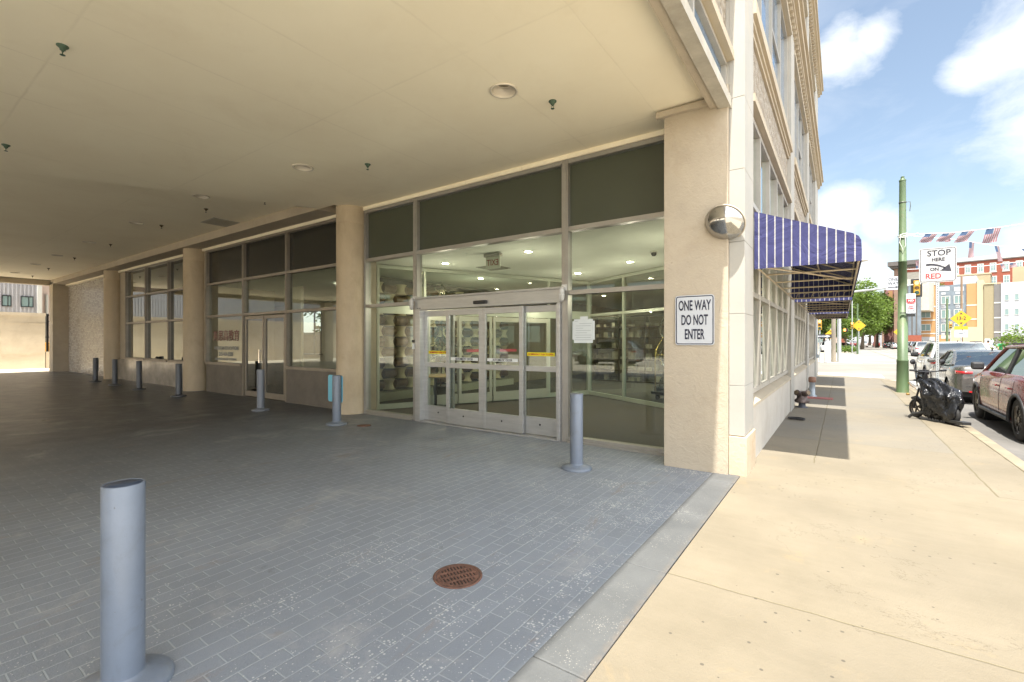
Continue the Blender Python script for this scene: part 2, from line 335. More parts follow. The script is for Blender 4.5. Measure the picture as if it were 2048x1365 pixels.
M_ALUB = mat('beige_window_frame', (.36, .335, .29), .5, metal=.1, var=.1, scale=4, bmp=.05)
M_ALUD = mat('dull_bronze_frame', (.27, .235, .19), .42, metal=.4, var=.1, scale=4, bmp=.05)
M_GLASS = glass('storefront_glass', (.80, .88, .81), gain=1.7)
M_GLASSW = glass('window_glass_upper', (.32, .40, .46), 1.7, .15)
M_SPAN = mat('dark_spandrel_glass', (.062, .070, .048), .16, var=.05, scale=1, bmp=.0, spec=.6)
M_GROUND = mat('pale_ground', (.38, .34, .27), .9, var=.12, scale=.15, bmp=.2, bsc=6)
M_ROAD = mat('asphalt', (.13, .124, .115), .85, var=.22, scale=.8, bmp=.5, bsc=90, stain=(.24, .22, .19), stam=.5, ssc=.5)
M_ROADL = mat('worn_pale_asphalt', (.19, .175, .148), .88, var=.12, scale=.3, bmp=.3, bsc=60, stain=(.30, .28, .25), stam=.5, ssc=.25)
M_WHITE = mat('road_marking_white', (.42, .41, .38), .7, var=.1, scale=8, stain=(.4, .38, .34), stam=.4, ssc=3)
M_KERB = mat('kerb_stone', (.21, .178, .125), .8, var=.1, scale=2, bmp=.4, bsc=30, stain=(.45, .36, .22), stam=.5, ssc=2)
M_BLACK = flat('black_plastic', (.012, .012, .013), .35)
M_DARK = flat('dark_void', (.02, .02, .02), .8)
M_CHROME = flat('chrome', (.8, .8, .8), .08, 1)
M_TYRE = mat('tyre_rubber', (.022, .021, .02), .75, bmp=.3, bsc=60)

# ---------------------------------------------------------------- ground
o = MB().box((-700, -700, -.5), (900, 1500, -.135)).build('ground', M_GROUND); struct(o)
o = MB().box((1.95, -60, -.3), (9.4, 26.6, -.125)).build('road', M_ROAD); struct(o)
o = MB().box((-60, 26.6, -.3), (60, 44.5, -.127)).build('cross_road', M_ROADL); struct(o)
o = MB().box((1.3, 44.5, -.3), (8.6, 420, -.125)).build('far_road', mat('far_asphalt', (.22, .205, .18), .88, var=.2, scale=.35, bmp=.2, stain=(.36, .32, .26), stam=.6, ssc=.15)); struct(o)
mk = MB()
for x in (4.05, 5.45, 6.5, 7.9): mk.box((x, 28, -.119), (x+.07, 400, -.112))
o = mk.build('tram_rails', mat('rail_steel', (.30, .26, .22), .5, metal=.6)); tag(o, 'pale steel tram rails running up the middle of the far street', 'rails')
mk = MB()
for i in range(7): mk.box((2.3+i*1.0, 23.6, -.119), (2.85+i*1.0, 25.9, -.115))
mk.box((2.1, 21.9, -.119), (9.2, 22.3, -.115))
for i in range(9): mk.box((-3.2+i*.0, 28.0, -.119), (1.2, 28.05, -.1185))
mk.box((-6, 27.2, -.119), (1.6, 30.2, -.114)); mk.box((2.6, 45.4, -.119), (4.4, 45.8, -.115)); mk.box((5.8, 7.2, -.119), (5.92, 20, -.115))
o = mk.build('road_marking', M_WHITE); struct(o)
M_BOUNCE = mat('pale_bounce_concrete', (.62, .55, .43), .85, var=.05, scale=1, bmp=.2)  # extra-pale concrete, made to bounce sunlight up to the soffit
o = MB().box((1.953, -60, -.3), (9.35, 7.0, -.119)).build('bounce_roadway', M_BOUNCE); struct(o)  # pale road slab out of view, added as a light bouncer
o = MB().box((-.965, -39, -.2), (1.787, .72, .003)).build('bounce_sidewalk', M_BOUNCE); struct(o)  # pale sidewalk slab behind the camera, added for the same bounce
# sidewalk slab with a dropped rounded corner at the crossing
pts = [(-.97, -40), (1.79, -40), (1.79, 22.6)]
for i in range(9):
    a = R(90*i/8); pts.append((-.9+2.69*math.cos(a), 22.6+3.4*math.sin(a)))
pts += [(-30, 26.0), (-30, 25.7), (-.97, 25.7)]
o = MB().poly([(x, y, -.3) for x, y in pts], (0, 0, .3)).build('sidewalk', M_WALK); struct(o)
kp = [(1.79, -40), (1.79, 22.6)]+[(-.9+2.69*math.cos(R(90*i/12)), 22.6+3.4*math.sin(R(90*i/12))) for i in range(13)]+[(-30, 26.0)]
kq = [(1.95, -40), (1.95, 22.6)]+[(-.9+2.85*math.cos(R(90*i/12)), 22.6+3.56*math.sin(R(90*i/12))) for i in range(13)]+[(-30, 26.16)]
kb = MB()
for i in range(len(kp)-1):
    a, b, c, d = kp[i], kp[i+1], kq[i+1], kq[i]
    if i == 0:
        y = -40
        while y < 22.5:
            y2 = min(y+2.4, 22.6); kb.box((1.795, y, -.3), (1.95, y2-.012, .006)); y = y2
        continue
    kb.poly([(a[0]+.004, a[1]+.004, -.3), (b[0]+.004, b[1]+.004, -.3), (c[0], c[1], -.3), (d[0], d[1], -.3)], (0, 0, .306))
o = kb.build('street_kerb', M_KERB, bevel=.012); struct(o)
# driveway paving
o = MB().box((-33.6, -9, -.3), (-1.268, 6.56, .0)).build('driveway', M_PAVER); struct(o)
def kerb_mat():
    m, t, b = newmat('painted_kerb'); p, xyz = pos(t); c = mixc(t, ramp(t, noi(t, p, 2, 5), .3, .7), (.075, .079, .081), (.112, .116, .116))
    vo = t.nodes.new('ShaderNodeTexVoronoi'); vo.inputs['Scale'].default_value = 85; t.links.new(p, vo.inputs[0]); sc = t.nodes.new('ShaderNodeSeparateColor'); t.links.new(vo.outputs['Color'], sc.inputs[0])
    dn = mth('MULTIPLY', ramp(t, noi(t, p, 3, 5, .7), .40, .7), .62, False, t)
    c = mixc(t, mth('MULTIPLY', mth('LESS_THAN', vo.outputs['Distance'], mth('MULTIPLY', sc.outputs[0], dn, False, t), False, t), .75, False, t), c, (.27, .26, .24))
    edge = mth('MULTIPLY', ramp(t, xyz[0], -1.02, -.985), ramp(t, noi(t, p, 9, 5, .8), .38, .6), False, t)
    c = mixc(t, mth('MULTIPLY', edge, .6, False, t), c, (.15, .125, .10)); t.links.new(c, b.inputs['Base Color']); b.inputs['Roughness'].default_value = .6
    bump(t, b, noi(t, p, 60, 4, .8), .6, .008); return m
kk = MB(); y = -9
while y < 5.9:
    y2 = min(y+1.22, 6.04); kk.box((-1.268, y, -.3), (-.975+random.uniform(-.004, .003), y2-.006, .004)); y = y2
o = kk.build('driveway_kerb', kerb_mat(), bevel=.006); struct(o)
# ---------------------------------------------------------------- the corner building
GY = 6.55     # storefront plane
BLD = thing('corner_building', 'tall beige corner building with a drive-through under it and limestone street facade', 'building', (-1.5, 6.3, 0))
def part(mb, name, m, par=None, **k): return mb.build(name, m, par or BLD, world=True, **k)
# ceiling: low near slab with slanted edge, higher recess behind
lo = [(-1.30, -9), (-1.30, 6.49), (-8.9, 6.49), (-8.9, 6.0), (-9.45, 6.0), (-11.75, 1.5), (-17.0, -8.7), (-17.0, -9)]
part(MB().poly([(x, y, 4.5) for x, y in lo], (0, 0, .4)), 'low_soffit', M_CEIL)
part(MB().box((-33.5, -9, 4.72), (-8.8, 6.5, 4.92)), 'recessed_soffit', M_CEIL)
part(MB().box((-33.45, 6.0, 4.50), (-9.48, 6.47, 4.715)), 'column_beam', M_STUCCO)
part(MB().box((-33.9, -9, 4.46), (-33.46, 6.9, 4.9)), 'exit_beam', M_STUCCO)
part(MB().box((-9.0, 6.475, 4.43), (-1.9, 6.62, 4.7)).box((-33.4, 6.48, 4.43), (-9.02, 6.62, 4.7)), 'storefront_head', M_CEIL)
# edge beam along the street
eb = MB().box((-1.295, -9, 4.36), (-1.205, 5.97, 4.62)); part(eb, 'soffit_trim', M_STUCCO)
part(MB().box((-1.203, -9, 4.34), (-1.07, 6.027, 4.46)), 'street_fascia', mat('grey_cast_fascia', (.40, .37, .31), .75, var=.15, scale=5, bmp=.3, bsc=30, stain=(.25, .2, .14), stam=.4))
part(MB().box((-1.93, 5.90, 4.40), (-1.30, 5.965, 4.47)), 'pillar_cap_trim', M_STUCCO)
# stucco pillar and corner pier
part(MB().box((-1.85, 5.97, -.1), (-1.10, 6.9, 4.62)), 'corner_pillar', M_STUCCO, bevel=.006)
pier = MB(); z = .46
for z2 in (1.05, 1.9, 2.75, 3.6, 4.45): pier.box((-1.098, 6.03, z+.003), (-.93, 6.69, z2)); z = z2
pier.box((-1.098, 6.03, 4.453), (-.93, 6.69, 22)).box((-1.5, 6.031, 4.63), (-1.099, 6.68, 21.95)); part(pier, 'corner_pier', M_STONE, bevel=.004)
part(MB().box((-1.098, 6.01, -.1), (-.905, 6.69, .455)), 'pier_base', M_BASE, bevel=.006)
# round columns
for i, x in enumerate((-8.87, -16.97, -25.0)):
    cm = MB().lathe([(.325, -.1), (.325, 4.12), (.322, 4.125), (.325, 4.13), (.325, 4.52)], (x, 6.42, 0), 40)
    part(cm, 'round_column', M_COLUMN)
part(MB().box((-33.6, 6.0, -.1), (-32.9, 6.9, 4.6)), 'exit_pillar', M_STUCCO)
part(MB().box((-33.7, -9.0, -.1), (-33.0, -8.3, 4.6)), 'exit_pillar', M_STUCCO)
for x in (-8.87, -16.97, -25.0): part(MB().lathe([(.325, -.1), (.325, 4.52)], (x, -8.7, 0), 40), 'round_column', M_COLUMN)
part(MB().box((-33.4, -9.3, 4.46), (-1.9, -9.02, 4.9)), 'far_side_beam', M_STUCCO)
part(MB().box((-1.85, -9.9, -.1), (-.93, -8.98, 4.6)), 'far_side_pier', M_STONE)
# white painted glazed brick panel at the back
part(MB().box((-32.9, 6.6, -.1), (-25.2, 6.85, 4.6)), 'white_brick_panel', brick('white_glazed_brick', (.62, .58, .52), (.30, .27, .25), (.30, .28, .25), .2, .074, .010, .25, bs=.4))

# storefront bays: (x0, x1) with bars
def pane(x0, x1, z0, z1, par, m=M_GLASS, y=GY+.03, name='glass_pane'):
    g = MB().quad((x0, y, z0), (x1, y, z0), (x1, y, z1), (x0, y, z1)); return part(g, name, m, par, recalc=False)
def storefront(xs, bars, cells, sill=None):
    """xs: mullion centre lines, bars: z of the cross bars"""
    fr = MB()
    for i, x in enumerate(xs):
        h = .035 if i in (0, len(xs)-1) else .045
        fr.box((x-h, GY-.05, 0 if sill is None else sill), (x+h, GY+.09, 4.44)); fr.box((x-h+.022, GY-.062, 0 if sill is None else sill), (x+h-.022, GY-.049, 4.40))
    for x0, x1 in zip(xs[:-1], xs[1:]):
        for z in bars: fr.box((x0+.046, GY-.046, z-.032), (x1-.046, GY+.086, z+.032))
        fr.box((x0+.046, GY-.047, 4.36), (x1-.046, GY+.087, 4.437))
    f = part(fr, 'storefront_frame', M_ALU)
    for (x0, x1, z0, z1, k) in cells:
        pane(x0, x1, z0, z1, f, M_SPAN if k == 's' else M_GLASS, name='spandrel_panel' if k == 's' else 'glass_pane')
    return f
xs = [-8.53, -6.95, -3.57, -2.0 if False else -1.90]
cells = [(-8.5, -6.98, .06, 2.31, 'g'), (-8.5, -6.98, 2.37, 3.30, 'g'), (-8.5, -6.98, 3.38, 4.36, 's'),
         (-6.92, -3.6, 2.45, 3.30, 'g'), (-6.92, -3.6, 3.38, 4.36, 's'),
         (-3.54, -1.92, .06, 2.31, 'g'), (-3.54, -1.92, 2.37, 3.30, 'g'), (-3.54, -1.92, 3.38, 4.36, 's')]
F1 = MB()
for i, x in enumerate(xs):
    h = .035 if i in (0,) else .055
    F1.box((x-h, GY-.05, 0), (x+h, GY+.09, 4.44)); F1.box((x-h+.025, GY-.062, 0), (x+h-.025, GY-.049, 4.39))
for x0, x1, z in ((-8.5, -7.0, 3.34), (-6.89, -3.63, 3.34), (-3.51, -1.95, 3.34), (-8.5, -7.0, 2.34), (-3.51, -1.95, 2.34), (-8.5, -7.0, 4.40), (-6.89, -3.63, 4.40), (-3.51, -1.95, 4.40), (-8.5, -7.0, .045), (-3.51, -1.95, .045)):
    F1.box((x0+.002, GY-.046, z-.034), (x1-.002, GY+.086, z+.034))
F1.box((-8.5, GY-.10, -.02), (-7.0, GY-.05, .03)).box((-3.5, GY-.10, -.02), (-1.95, GY-.05, .03))
SF1 = part(F1, 'storefront_frame', M_ALU)
for c_ in cells: pane(c_[0], c_[1], c_[2], c_[3], SF1, M_SPAN if c_[4] == 's' else M_GLASS, name='spandrel_panel' if c_[4] == 's' else 'glass_pane')
# automatic entrance: header, fixed leaves outside, sliding pair in the middle
HD = part(MB().box((-6.9, GY-.095, 2.19), (-3.62, GY+.10, 2.40)).box((-6.9, GY-.10, 2.403), (-3.62, GY+.06, 2.44)).box((-6.895, GY-.10, 0), (-6.76, GY+.1, 2.188)).box((-3.69, GY-.10, 0), (-3.63, GY+.1, 2.188)).box((-6.76, GY-.12, -.02), (-3.69, GY+.1, .022)),
          'door_header', M_ALU2, bevel=.004)
part(MB().box((-5.36, GY-.16, 2.235), (-5.08, GY-.097, 2.295)), 'motion_sensor', M_BLACK, HD, bevel=.01)
part(MB().box((-6.84, GY-.102, 2.215), (-6.80, GY-.096, 2.228)).box((-6.78, GY-.102, 2.215), (-6.74, GY-.096, 2.228)), 'header_screw', M_BLACK, HD)
LET_Y = flat('sticker_yellow', (.78, .68, .02), .5); LET_W = flat('sticker_white', (.70, .72, .70), .5); LET_R = flat('sticker_red', (.55, .06, .08), .5); INK = flat('sign_ink', (.02, .02, .03), .5)
def leaf(x0, x1, y, nm='door_leaf', st=.075, sticker=None, mz=1.12, m=M_ALU2, par=None):
    b = MB().box((x0, y-.025, .03), (x0+st, y+.025, 2.17)).box((x1-st, y-.025, .03), (x1, y+.025, 2.17))
    b.box((x0+st, y-.024, .03), (x1-st, y+.024, .32)).box((x0+st, y-.024, 2.06), (x1-st, y+.024, 2.168)).box((x0+st, y-.026, mz-.045), (x1-st, y+.026, mz+.045))
    l = part(b, nm, m, par, bevel=.003)
    pane(x0+st, x1-st, .32, mz-.045, l, y=y); pane(x0+st, x1-st, mz+.045, 2.06, l, y=y)
    part(MB().lathe([(.016, 0), (.016, .006), (.008, .007)], ((x0+x1)/2, y-.033, .20), 12, ax='y'), 'lock_cylinder', M_BLACK, l)
    if sticker:
        mm, z, h, s, sz, ic = sticker
        part(MB().box((x0+st+.03, y-.010, z-h/2), (x1-st-.03, y-.006, z+h/2)), 'sticker', mm, l)
        text(s, sz, ic, l, ((x0+x1)/2, y-.012, z-.002), sx=.8, bold=.0004)
    return l
leaf(-6.76, -5.99, GY+.045, sticker=(LET_Y, 1.36, .06, 'IN EMERGENCY PUSH TO OPEN', .042, flat('ink_red', (.45, .03, .02), .5)))
leaf(-6.10, -5.232, GY-.035, sticker=(LET_W, 1.25, .055, 'AUTOMATIC DOOR', .058, INK))
leaf(-5.228, -4.36, GY-.035, sticker=(LET_W, 1.25, .055, 'AUTOMATIC DOOR', .058, INK))
leaf(-4.44, -3.695, GY+.045, sticker=(LET_Y, 1.36, .06, 'IN EMERGENCY PUSH TO OPEN', .042, bpy.data.materials['ink_red']))
# key reader on mullion, notice on the glass
part(MB().box((-6.99, GY-.085, 1.42), (-6.93, GY-.063, 1.53), 0).box((-7.0, GY-.09, 1.55), (-6.95, GY-.063, 1.60), 1), 'key_reader', [LET_W, M_BLACK], SF1)
NT = MB().box((-3.44, GY+.015, 1.55), (-3.12, GY+.022, 1.92)).box((-3.47, GY+.023, 1.60), (-3.09, GY+.026, 1.89)).box((-3.33, GY+.01, 1.91), (-3.20, GY+.014, 1.96))
nt_ = part(NT, 'paper_notice', flat('paper', (.62, .66, .66), .7), SF1)
li = MB()
for i, (a, b_) in enumerate(((.05, .2), (.3, .95), (.1, .9), (.1, .5), (.1, .9), (.1, .7), (.05, .95), (.1, .9), (.05, .95))): li.box((-3.44+.32*a, GY+.011, 1.885-i*.036), (-3.44+.32*b_, GY+.0145, 1.89-i*.036))
part(li, 'printed_lines', flat('notice_grey', (.30, .33, .34), .7), nt_)

M_SPAND = mat('black_spandrel_glass', (.022, .022, .018), .16, var=.05, bmp=0, spec=.6)
# second storefront with double door, concrete stall risers
W2 = [-9.30, -11.72, -14.02, -16.40]
f2 = MB()
for i, x in enumerate(W2):
    h = .045; f2.box((x-h, GY-.05, (0 if i in (1, 2) else .9)), (x+h, GY+.09, 4.44)); f2.box((x-.02, GY-.062, (0 if i in (1, 2) else .9)), (x+.02, GY-.049, 4.40))
for a, b_ in zip(W2[:-1], W2[1:]):
    for z in (2.34, 3.35, 4.40): f2.box((b_+.047, GY-.046, z-.034), (a-.047, GY+.086, z+.034))
for a, b_ in ((W2[0], W2[1]), (W2[2], W2[3])):
    f2.box((b_+.047, GY-.10, .86), (a-.047, GY+.086, .93))
SF2 = part(f2, 'storefront_frame', M_ALUD)
M_RISER = mat('trowelled_riser', (.15, .13, .105), .6, var=.2, scale=2, bmp=.4, bsc=25, stain=(.15, .13, .1), stam=.4)
for a, b_ in ((W2[0], W2[1]), (W2[2], W2[3])): part(MB().box((b_+.046, GY-.06, -.1), (a-.046, GY+.12, .858)), 'stall_riser', M_RISER)
for a, b_ in zip(W2[:-1], W2[1:]):
    pane(b_+.04, a-.04, 3.38, 4.37, SF2, M_SPAND, name='spandrel_panel'); pane(b_+.04, a-.04, 2.37, 3.32, SF2)
    if a != W2[1]: pane(b_+.04, a-.04, .93, 2.31, SF2)
# dark double door
M_TINT = glass('tinted_door_glass', (.10, .10, .10), 1.6)
for k, (a, b_) in enumerate(((-13.93, -12.90), (-12.86, -11.81))):
    b = MB().box((a, GY-.03, .03), (a+.06, GY+.03, 2.28)).box((b_-.06, GY-.03, .03), (b_, GY+.03, 2.28)).box((a+.06, GY-.028, .03), (b_-.06, GY+.028, .18)).box((a+.06, GY-.028, 2.19), (b_-.06, GY+.028, 2.278))
    l = part(b, 'door_leaf', M_ALUD, bevel=.003); pane(a+.06, b_-.06, .18, 2.19, l, M_TINT, y=GY)
    if k == 0: part(MB().box((-13.02, GY-.10, .98), (-12.98, GY-.075, 1.35)).box((-13.01, GY-.08, 1.0), (-12.99, GY-.03, 1.03)).box((-13.01, GY-.08, 1.3), (-12.99, GY-.03, 1.33)), 'door_handle', M_CHROME, l)
# window lettering of the school (second storefront, left pane)
RED_L = flat('window_vinyl_red', (.22, .11, .09), .6); GRY_L = flat('window_vinyl_grey', (.34, .34, .32), .6)
text('美思高教育', .34, RED_L, SF2, (-15.22, GY+.02, 1.72), sx=1.0, bold=.004, name='window_lettering')
text('AMERICAN EDUCATION', .15, GRY_L, SF2, (-15.22, GY+.02, 1.36), sx=.95, bold=.003, name='window_lettering')
text('215-464-8228', .17, GRY_L, SF2, (-15.22, GY+.02, 1.18), sx=.95, bold=.003, name='window_lettering')
text('CHINESE & ENGLISH TUTORING', .10, GRY_L, SF2, (-15.22, GY+.02, 1.03), sx=.95, bold=.002, name='window_lettering')

# third storefront: three by three panes over a low wall
W3 = [-17.55, -19.45, -21.65, -23.85]
f3 = MB()
for x in W3: f3.box((x-.05, GY-.05, .9), (x+.05, GY+.09, 4.44)); f3.box((x-.02, GY-.065, .9), (x+.02, GY-.049, 4.40))
for a, b_ in zip(W3[:-1], W3[1:]):
    for z in (2.30, 3.36, 4.40): f3.box((b_+.052, GY-.046, z-.034), (a-.052, GY+.086, z+.034))
    f3.box((b_+.052, GY-.09, .84), (a-.052, GY+.086, .92))
SF3 = part(f3, 'storefront_frame', M_ALUD)
for a, b_ in zip(W3[:-1], W3[1:]):
    for z0, z1 in ((.92, 2.27), (2.33, 3.33), (3.39, 4.37)): pane(b_+.04, a-.04, z0, z1, SF3, M_TINT)
part(MB().box((-24.8, GY-.06, -.1), (-17.2, GY+.12, .84)), 'stall_riser', mat('polished_riser', (.34, .31, .27), .18, var=.25, scale=2, bmp=.1, bsc=10, stain=(.16, .14, .12), stam=.6))
for q0, q1, qz in ((-17.5, -16.4, .9), (-24.9, -23.9, .84), (-9.26, -8.57, -.1)): part(MB().box((q0, GY, qz), (q1, GY+.3, 4.45)), 'column_infill', M_STUCCO)

# ---------------------------------------------------------------- interiors
M_IN = mat('interior_wall', (.60, .56, .44), .7, var=.05, bmp=.05); M_INC = mat('interior_ceiling', (.84, .86, .76), .7, var=.03, bmp=.03)
M_INS = mat('dark_interior_wall', (.10, .095, .08), .5, var=.2, scale=1.5, bmp=.1)
def carpet():
    m, t, b = newmat('lobby_carpet'); p, xyz = pos(t); f = noi(t, p, 60, 3, .8)
    c = mixc(t, ramp(t, f, .35, .65), (.085, .072, .058), (.13, .11, .088)); k = ramp(t, noi(t, p, .5, 2), .40, .70)
    c = mixc(t, mth('MULTIPLY', k, .5, False, t), c, (.10, .10, .105)); t.links.new(c, b.inputs['Base Color']); b.inputs['Roughness'].default_value = .95; return m
part(MB().box((-24.5, 6.6, -.2), (-1.2, 25.5, -.012)), 'interior_floor', carpet())
part(MB().box((-10.3, 6.64, 3.36), (-1.3, 25.5, 3.5)).box((-24.6, 6.64, 3.40), (-10.6, 13, 3.5)), 'interior_ceiling', M_INC)
w_ = MB()
w_.poly([(-9.26, 6.86, -.02), (-10.45, 8.3, -.02), (-10.55, 8.2, -.02), (-9.36, 6.86, -.02)], (0, 0, 3.38)); w_.box((-10.55, 8.3, -.02), (-10.45, 13, 3.38))
w_.box((-24.6, 12.9, -.02), (-22.1, 13.05, 3.39)).box((-20.1, 12.9, -.02), (-10.55, 13.05, 3.39)).box((-22.1, 12.9, -.02), (-20.1, 13.05, .98)).box((-22.1, 12.9, 3.0), (-20.1, 13.05, 3.39))
w_.box((-24.7, 6.7, -.02), (-24.6, 13, 3.39)).box((-17.1, 6.75, -.02), (-17.0, 9.0, 3.39)).box((-15.6, 8.6, -.02), (-14.6, 8.7, 3.39))
part(w_, 'interior_wall', M_IN)
ww = MB().box((-22.1, 12.88, .98), (-22.04, 12.94, 3.0)).box((-20.16, 12.88, .98), (-20.1, 12.94, 3.0)).box((-22.04, 12.88, 1.9), (-20.16, 12.93, 1.95)).box((-20.75, 12.88, .98), (-20.68, 12.93, 3.0)).box((-22.2, 12.7, .93), (-20.0, 12.9, .98))
part(ww, 'rear_window_frame', M_ALU)
part(MB().box((-9.9, 24.9, -.02), (-1.3, 25.1, 3.38)).box((-10.4, 13.06, -.02), (-10.3, 25, 3.38)), 'lobby_back_wall', mat('lobby_tan_wall', (.30, .24, .15), .7, var=.1, bmp=.05))
# vestibule glass walls (slanted left, then back to the right) of framed panes with the inner sliding doors
def vwall(p, q, posts, bars, par=None, h=3.34, name='vestibule_screen', glassx=None, low=.03):
    p, q = Vector(p), Vector(q); d = q-p; L = d.length; d.normalize(); n = Vector((-d.y, d.x)); fr = MB()
    def bx(s0, s1, z0, z1, t=.04):
        a = p+d*s0; b = p+d*s1
        fr.poly([(a.x-n.x*t, a.y-n.y*t, z0), (b.x-n.x*t, b.y-n.y*t, z0), (b.x+n.x*t, b.y+n.y*t, z0), (a.x+n.x*t, a.y+n.y*t, z0)], (0, 0, z1-z0))
    for s in posts: bx(s-.03, s+.03, 0, h)
    ps = sorted(posts)
    for a, b in zip(ps[:-1], ps[1:]):
        for z, hh in bars: bx(a+.031, b-.031, z, z+hh, .038)
    f = part(fr, name, mat('inner_frame', (.52, .54, .45), .4, metal=.3, var=.05, bmp=0))
    a, b = p, q; g = MB().quad((a.x, a.y, low), (b.x, b.y, low), (b.x, b.y, h), (a.x, a.y, h)); part(g, 'glass_pane', M_GLASS, f, recalc=False)
    return f
V1 = vwall((-8.75, 7.0), (-6.15, 12.7), [.03, 1.15, 4.8, 6.22], [(0, .12), (2.22, .22), (3.26, .08)])
V2 = vwall((-6.15, 12.7), (-3.3, 11.0), [.03, 1.66, 3.28], [(0, .10), (2.3, .07), (3.26, .08)])
V3 = vwall((-3.3, 11.0), (-1.3, 9.9), [.03, 2.2], [(0, .10), (2.3, .07), (3.26, .08)])
# door leaves inside the slanted screen
d = (Vector((-6.15, 12.7))-Vector((-8.75, 7.0))).normalized(); n = Vector((-d.y, d.x)); b = MB()
for s0, s1, off in ((1.2, 2.05, -.06), (2.0, 2.93, -.12), (2.97, 3.9, -.12), (3.86, 4.75, -.06)):
    for (u0, u1, z0, z1) in ((s0, s0+.07, .03, 2.2), (s1-.07, s1, .03, 2.2), (s0+.07, s1-.07, .03, .26), (s0+.07, s1-.07, 2.08, 2.2)):
        a = Vector((-8.75, 7.0))+d*u0-n*off*-1; c = Vector((-8.75, 7.0))+d*u1-n*off*-1
        b.poly([(a.x-n.x*.02, a.y-n.y*.02, z0), (c.x-n.x*.02, c.y-n.y*.02, z0), (c.x+n.x*.02, c.y+n.y*.02, z0), (a.x+n.x*.02, a.y+n.y*.02, z0)], (0, 0, z1-z0))
part(b, 'inner_sliding_doors', mat('inner_door_frame', (.50, .49, .41), .4, metal=.3, var=.05, bmp=0), V1)
for s, zz, ww_, hh, mm in ((2.45, 1.30, .5, .07, LET_R), (3.4, 1.30, .5, .07, LET_R)):
    a = Vector((-8.75, 7.0))+d*(s-ww_/2)+n*-.16; c = Vector((-8.75, 7.0))+d*(s+ww_/2)+n*-.16
    part(MB().quad((a.x, a.y, zz), (c.x, c.y, zz), (c.x, c.y, zz+hh), (a.x, a.y, zz+hh)), 'sticker', mm, V1, solid=.003)
# exit sign hung inside, seen from behind
EX = thing('exit_sign', 'clear edge-lit EXIT sign with red letters hung inside above the doors, seen reversed', 'exit sign', (-5.76, 7.5, 3.14))
MB().box((-.20, -.05, .14), (.20, .05, .20)).build('housing', M_ALU, EX); MB().box((-.18, -.006, -.10), (.18, .006, .14)).build('panel', flat('exit_panel', (.62, .62, .52), .3), EX)
t_ = text('EXIT', .17, flat('exit_red', (.28, .06, .045), .5), EX, (0, -.012, .02), sx=-.85, bold=.001, world=False)

# lobby things
wood = mat('pale_card_spool', (.80, .66, .44), .6, var=.15, scale=6, bmp=.1); bronze = mat('bronze_spool_barrel', (.17, .10, .05), .4, metal=.1, var=.25, scale=5, bmp=.1, stretch=(1, 1, 6))
SW = thing('spool_wall', 'sculptural wall of bronze barrels between flared pale spools inside the lobby', 'sculpture', (-10.0, 11, 0))
pb = MB(); pw = MB()
for j in range(15):
    for i in range(10):
        y = -3.0+j*.40; z = .42+i*.285
        if (i+j) % 2 == 0: pb.lathe([(.112, -.20), (.108, -.15), (.100, 0), (.108, .15), (.112, .20)], (0, y, z), 16, ax='y')
        else: pw.lathe([(.17, -.14), (.15, -.12), (.115, -.05), (.105, 0), (.115, .05), (.15, .12), (.17, .14)], (.02, y, z), 20)
pb.build('bronze_barrels', bronze, SW); pw.build('pale_spools', wood, SW)
MB().box((-.25, -3.2, 0), (.2, 3, .22)).build('plinth', M_IN, SW); MB().box((-.26, -3.2, .22), (-.2, 3, 3.3)).build('backing', M_INS, SW)
TB = thing('lobby_table', 'round pale wooden table on a dark post behind the left glass', 'table', (-8.0, 8.15, 0))
MB().lathe([(.44, .72), (.46, .73), (.46, .76), (.44, .77)], n=32).build('tabletop', mat('pale_wood', (.50, .36, .17), .4, var=.1), TB); MB().tube((0, 0, .02), (0, 0, .72), .035).lathe([(.24, 0), (.22, .025)]).build('pedestal', M_BLACK, TB)
CT = thing('luggage_cart', 'brass birdcage luggage cart standing in the lobby behind the right glass', 'luggage cart', (-3.55, 12.6, 0), R(-28))
brass = flat('polished_brass', (.72, .48, .16), .15, 1); cb = MB()
for s in (-1, 1):
    cb.path([(-.52, .28*s, .22)]+[(-.52, .28*s, 1.15)]+[(-.52*math.cos(R(a)), .28*s*(1-.9*math.sin(R(a))), 1.25+.62*math.sin(R(a))) for a in range(0, 91, 10)], .018, 10)
    cb.path([(.52, .28*s, .22)]+[(.52, .28*s, 1.15)]+[(.52*math.cos(R(a)), .28*s*(1-.9*math.sin(R(a))), 1.25+.62*math.sin(R(a))) for a in range(0, 91, 10)], .018, 10)
    for xx in (-1, 1): cb.path([(xx*.52-.12*xx+.12*math.cos(R(a)), .28*s, .95+.14*math.sin(R(a))) for a in range(0, 181, 20)]+[(xx*.52-.12*xx-.12, .28*s, .22)], .014, 8)
cb.tube((-.52, -.28, 1.2), (-.52, .28, 1.2), .014).tube((.52, -.28, 1.2), (.52, .28, 1.2), .014).lathe([(.0, 2.02), (.035, 1.98), (.04, 1.94), (.02, 1.89), (.012, 1.86)])
cb.build('cage', brass, CT); MB().box((-.6, -.36, .14), (.6, .36, .22)).build('deck', M_BLACK, CT, bevel=.02)
for sx_ in (-1, 1):
    for sy in (-1, 1): MB().lathe([(.04, -.02), (.07, -.02), (.07, .02), (.04, .02)], (.45*sx_, .26*sy, .07), 16, ax='y', cap=True).build('wheel', M_TYRE, CT)
SC = thing('twisted_sculpture', 'twisted chrome ribbon sculpture on the lobby floor beyond the luggage cart', 'sculpture', (-4.3, 14.2, 0))
sp = MB()
for k in (0, math.pi): sp.path([(.22*math.cos(k+t_i*.32), .22*math.sin(k+t_i*.32), .2+t_i*.085) for t_i in range(26)], .022, 8)
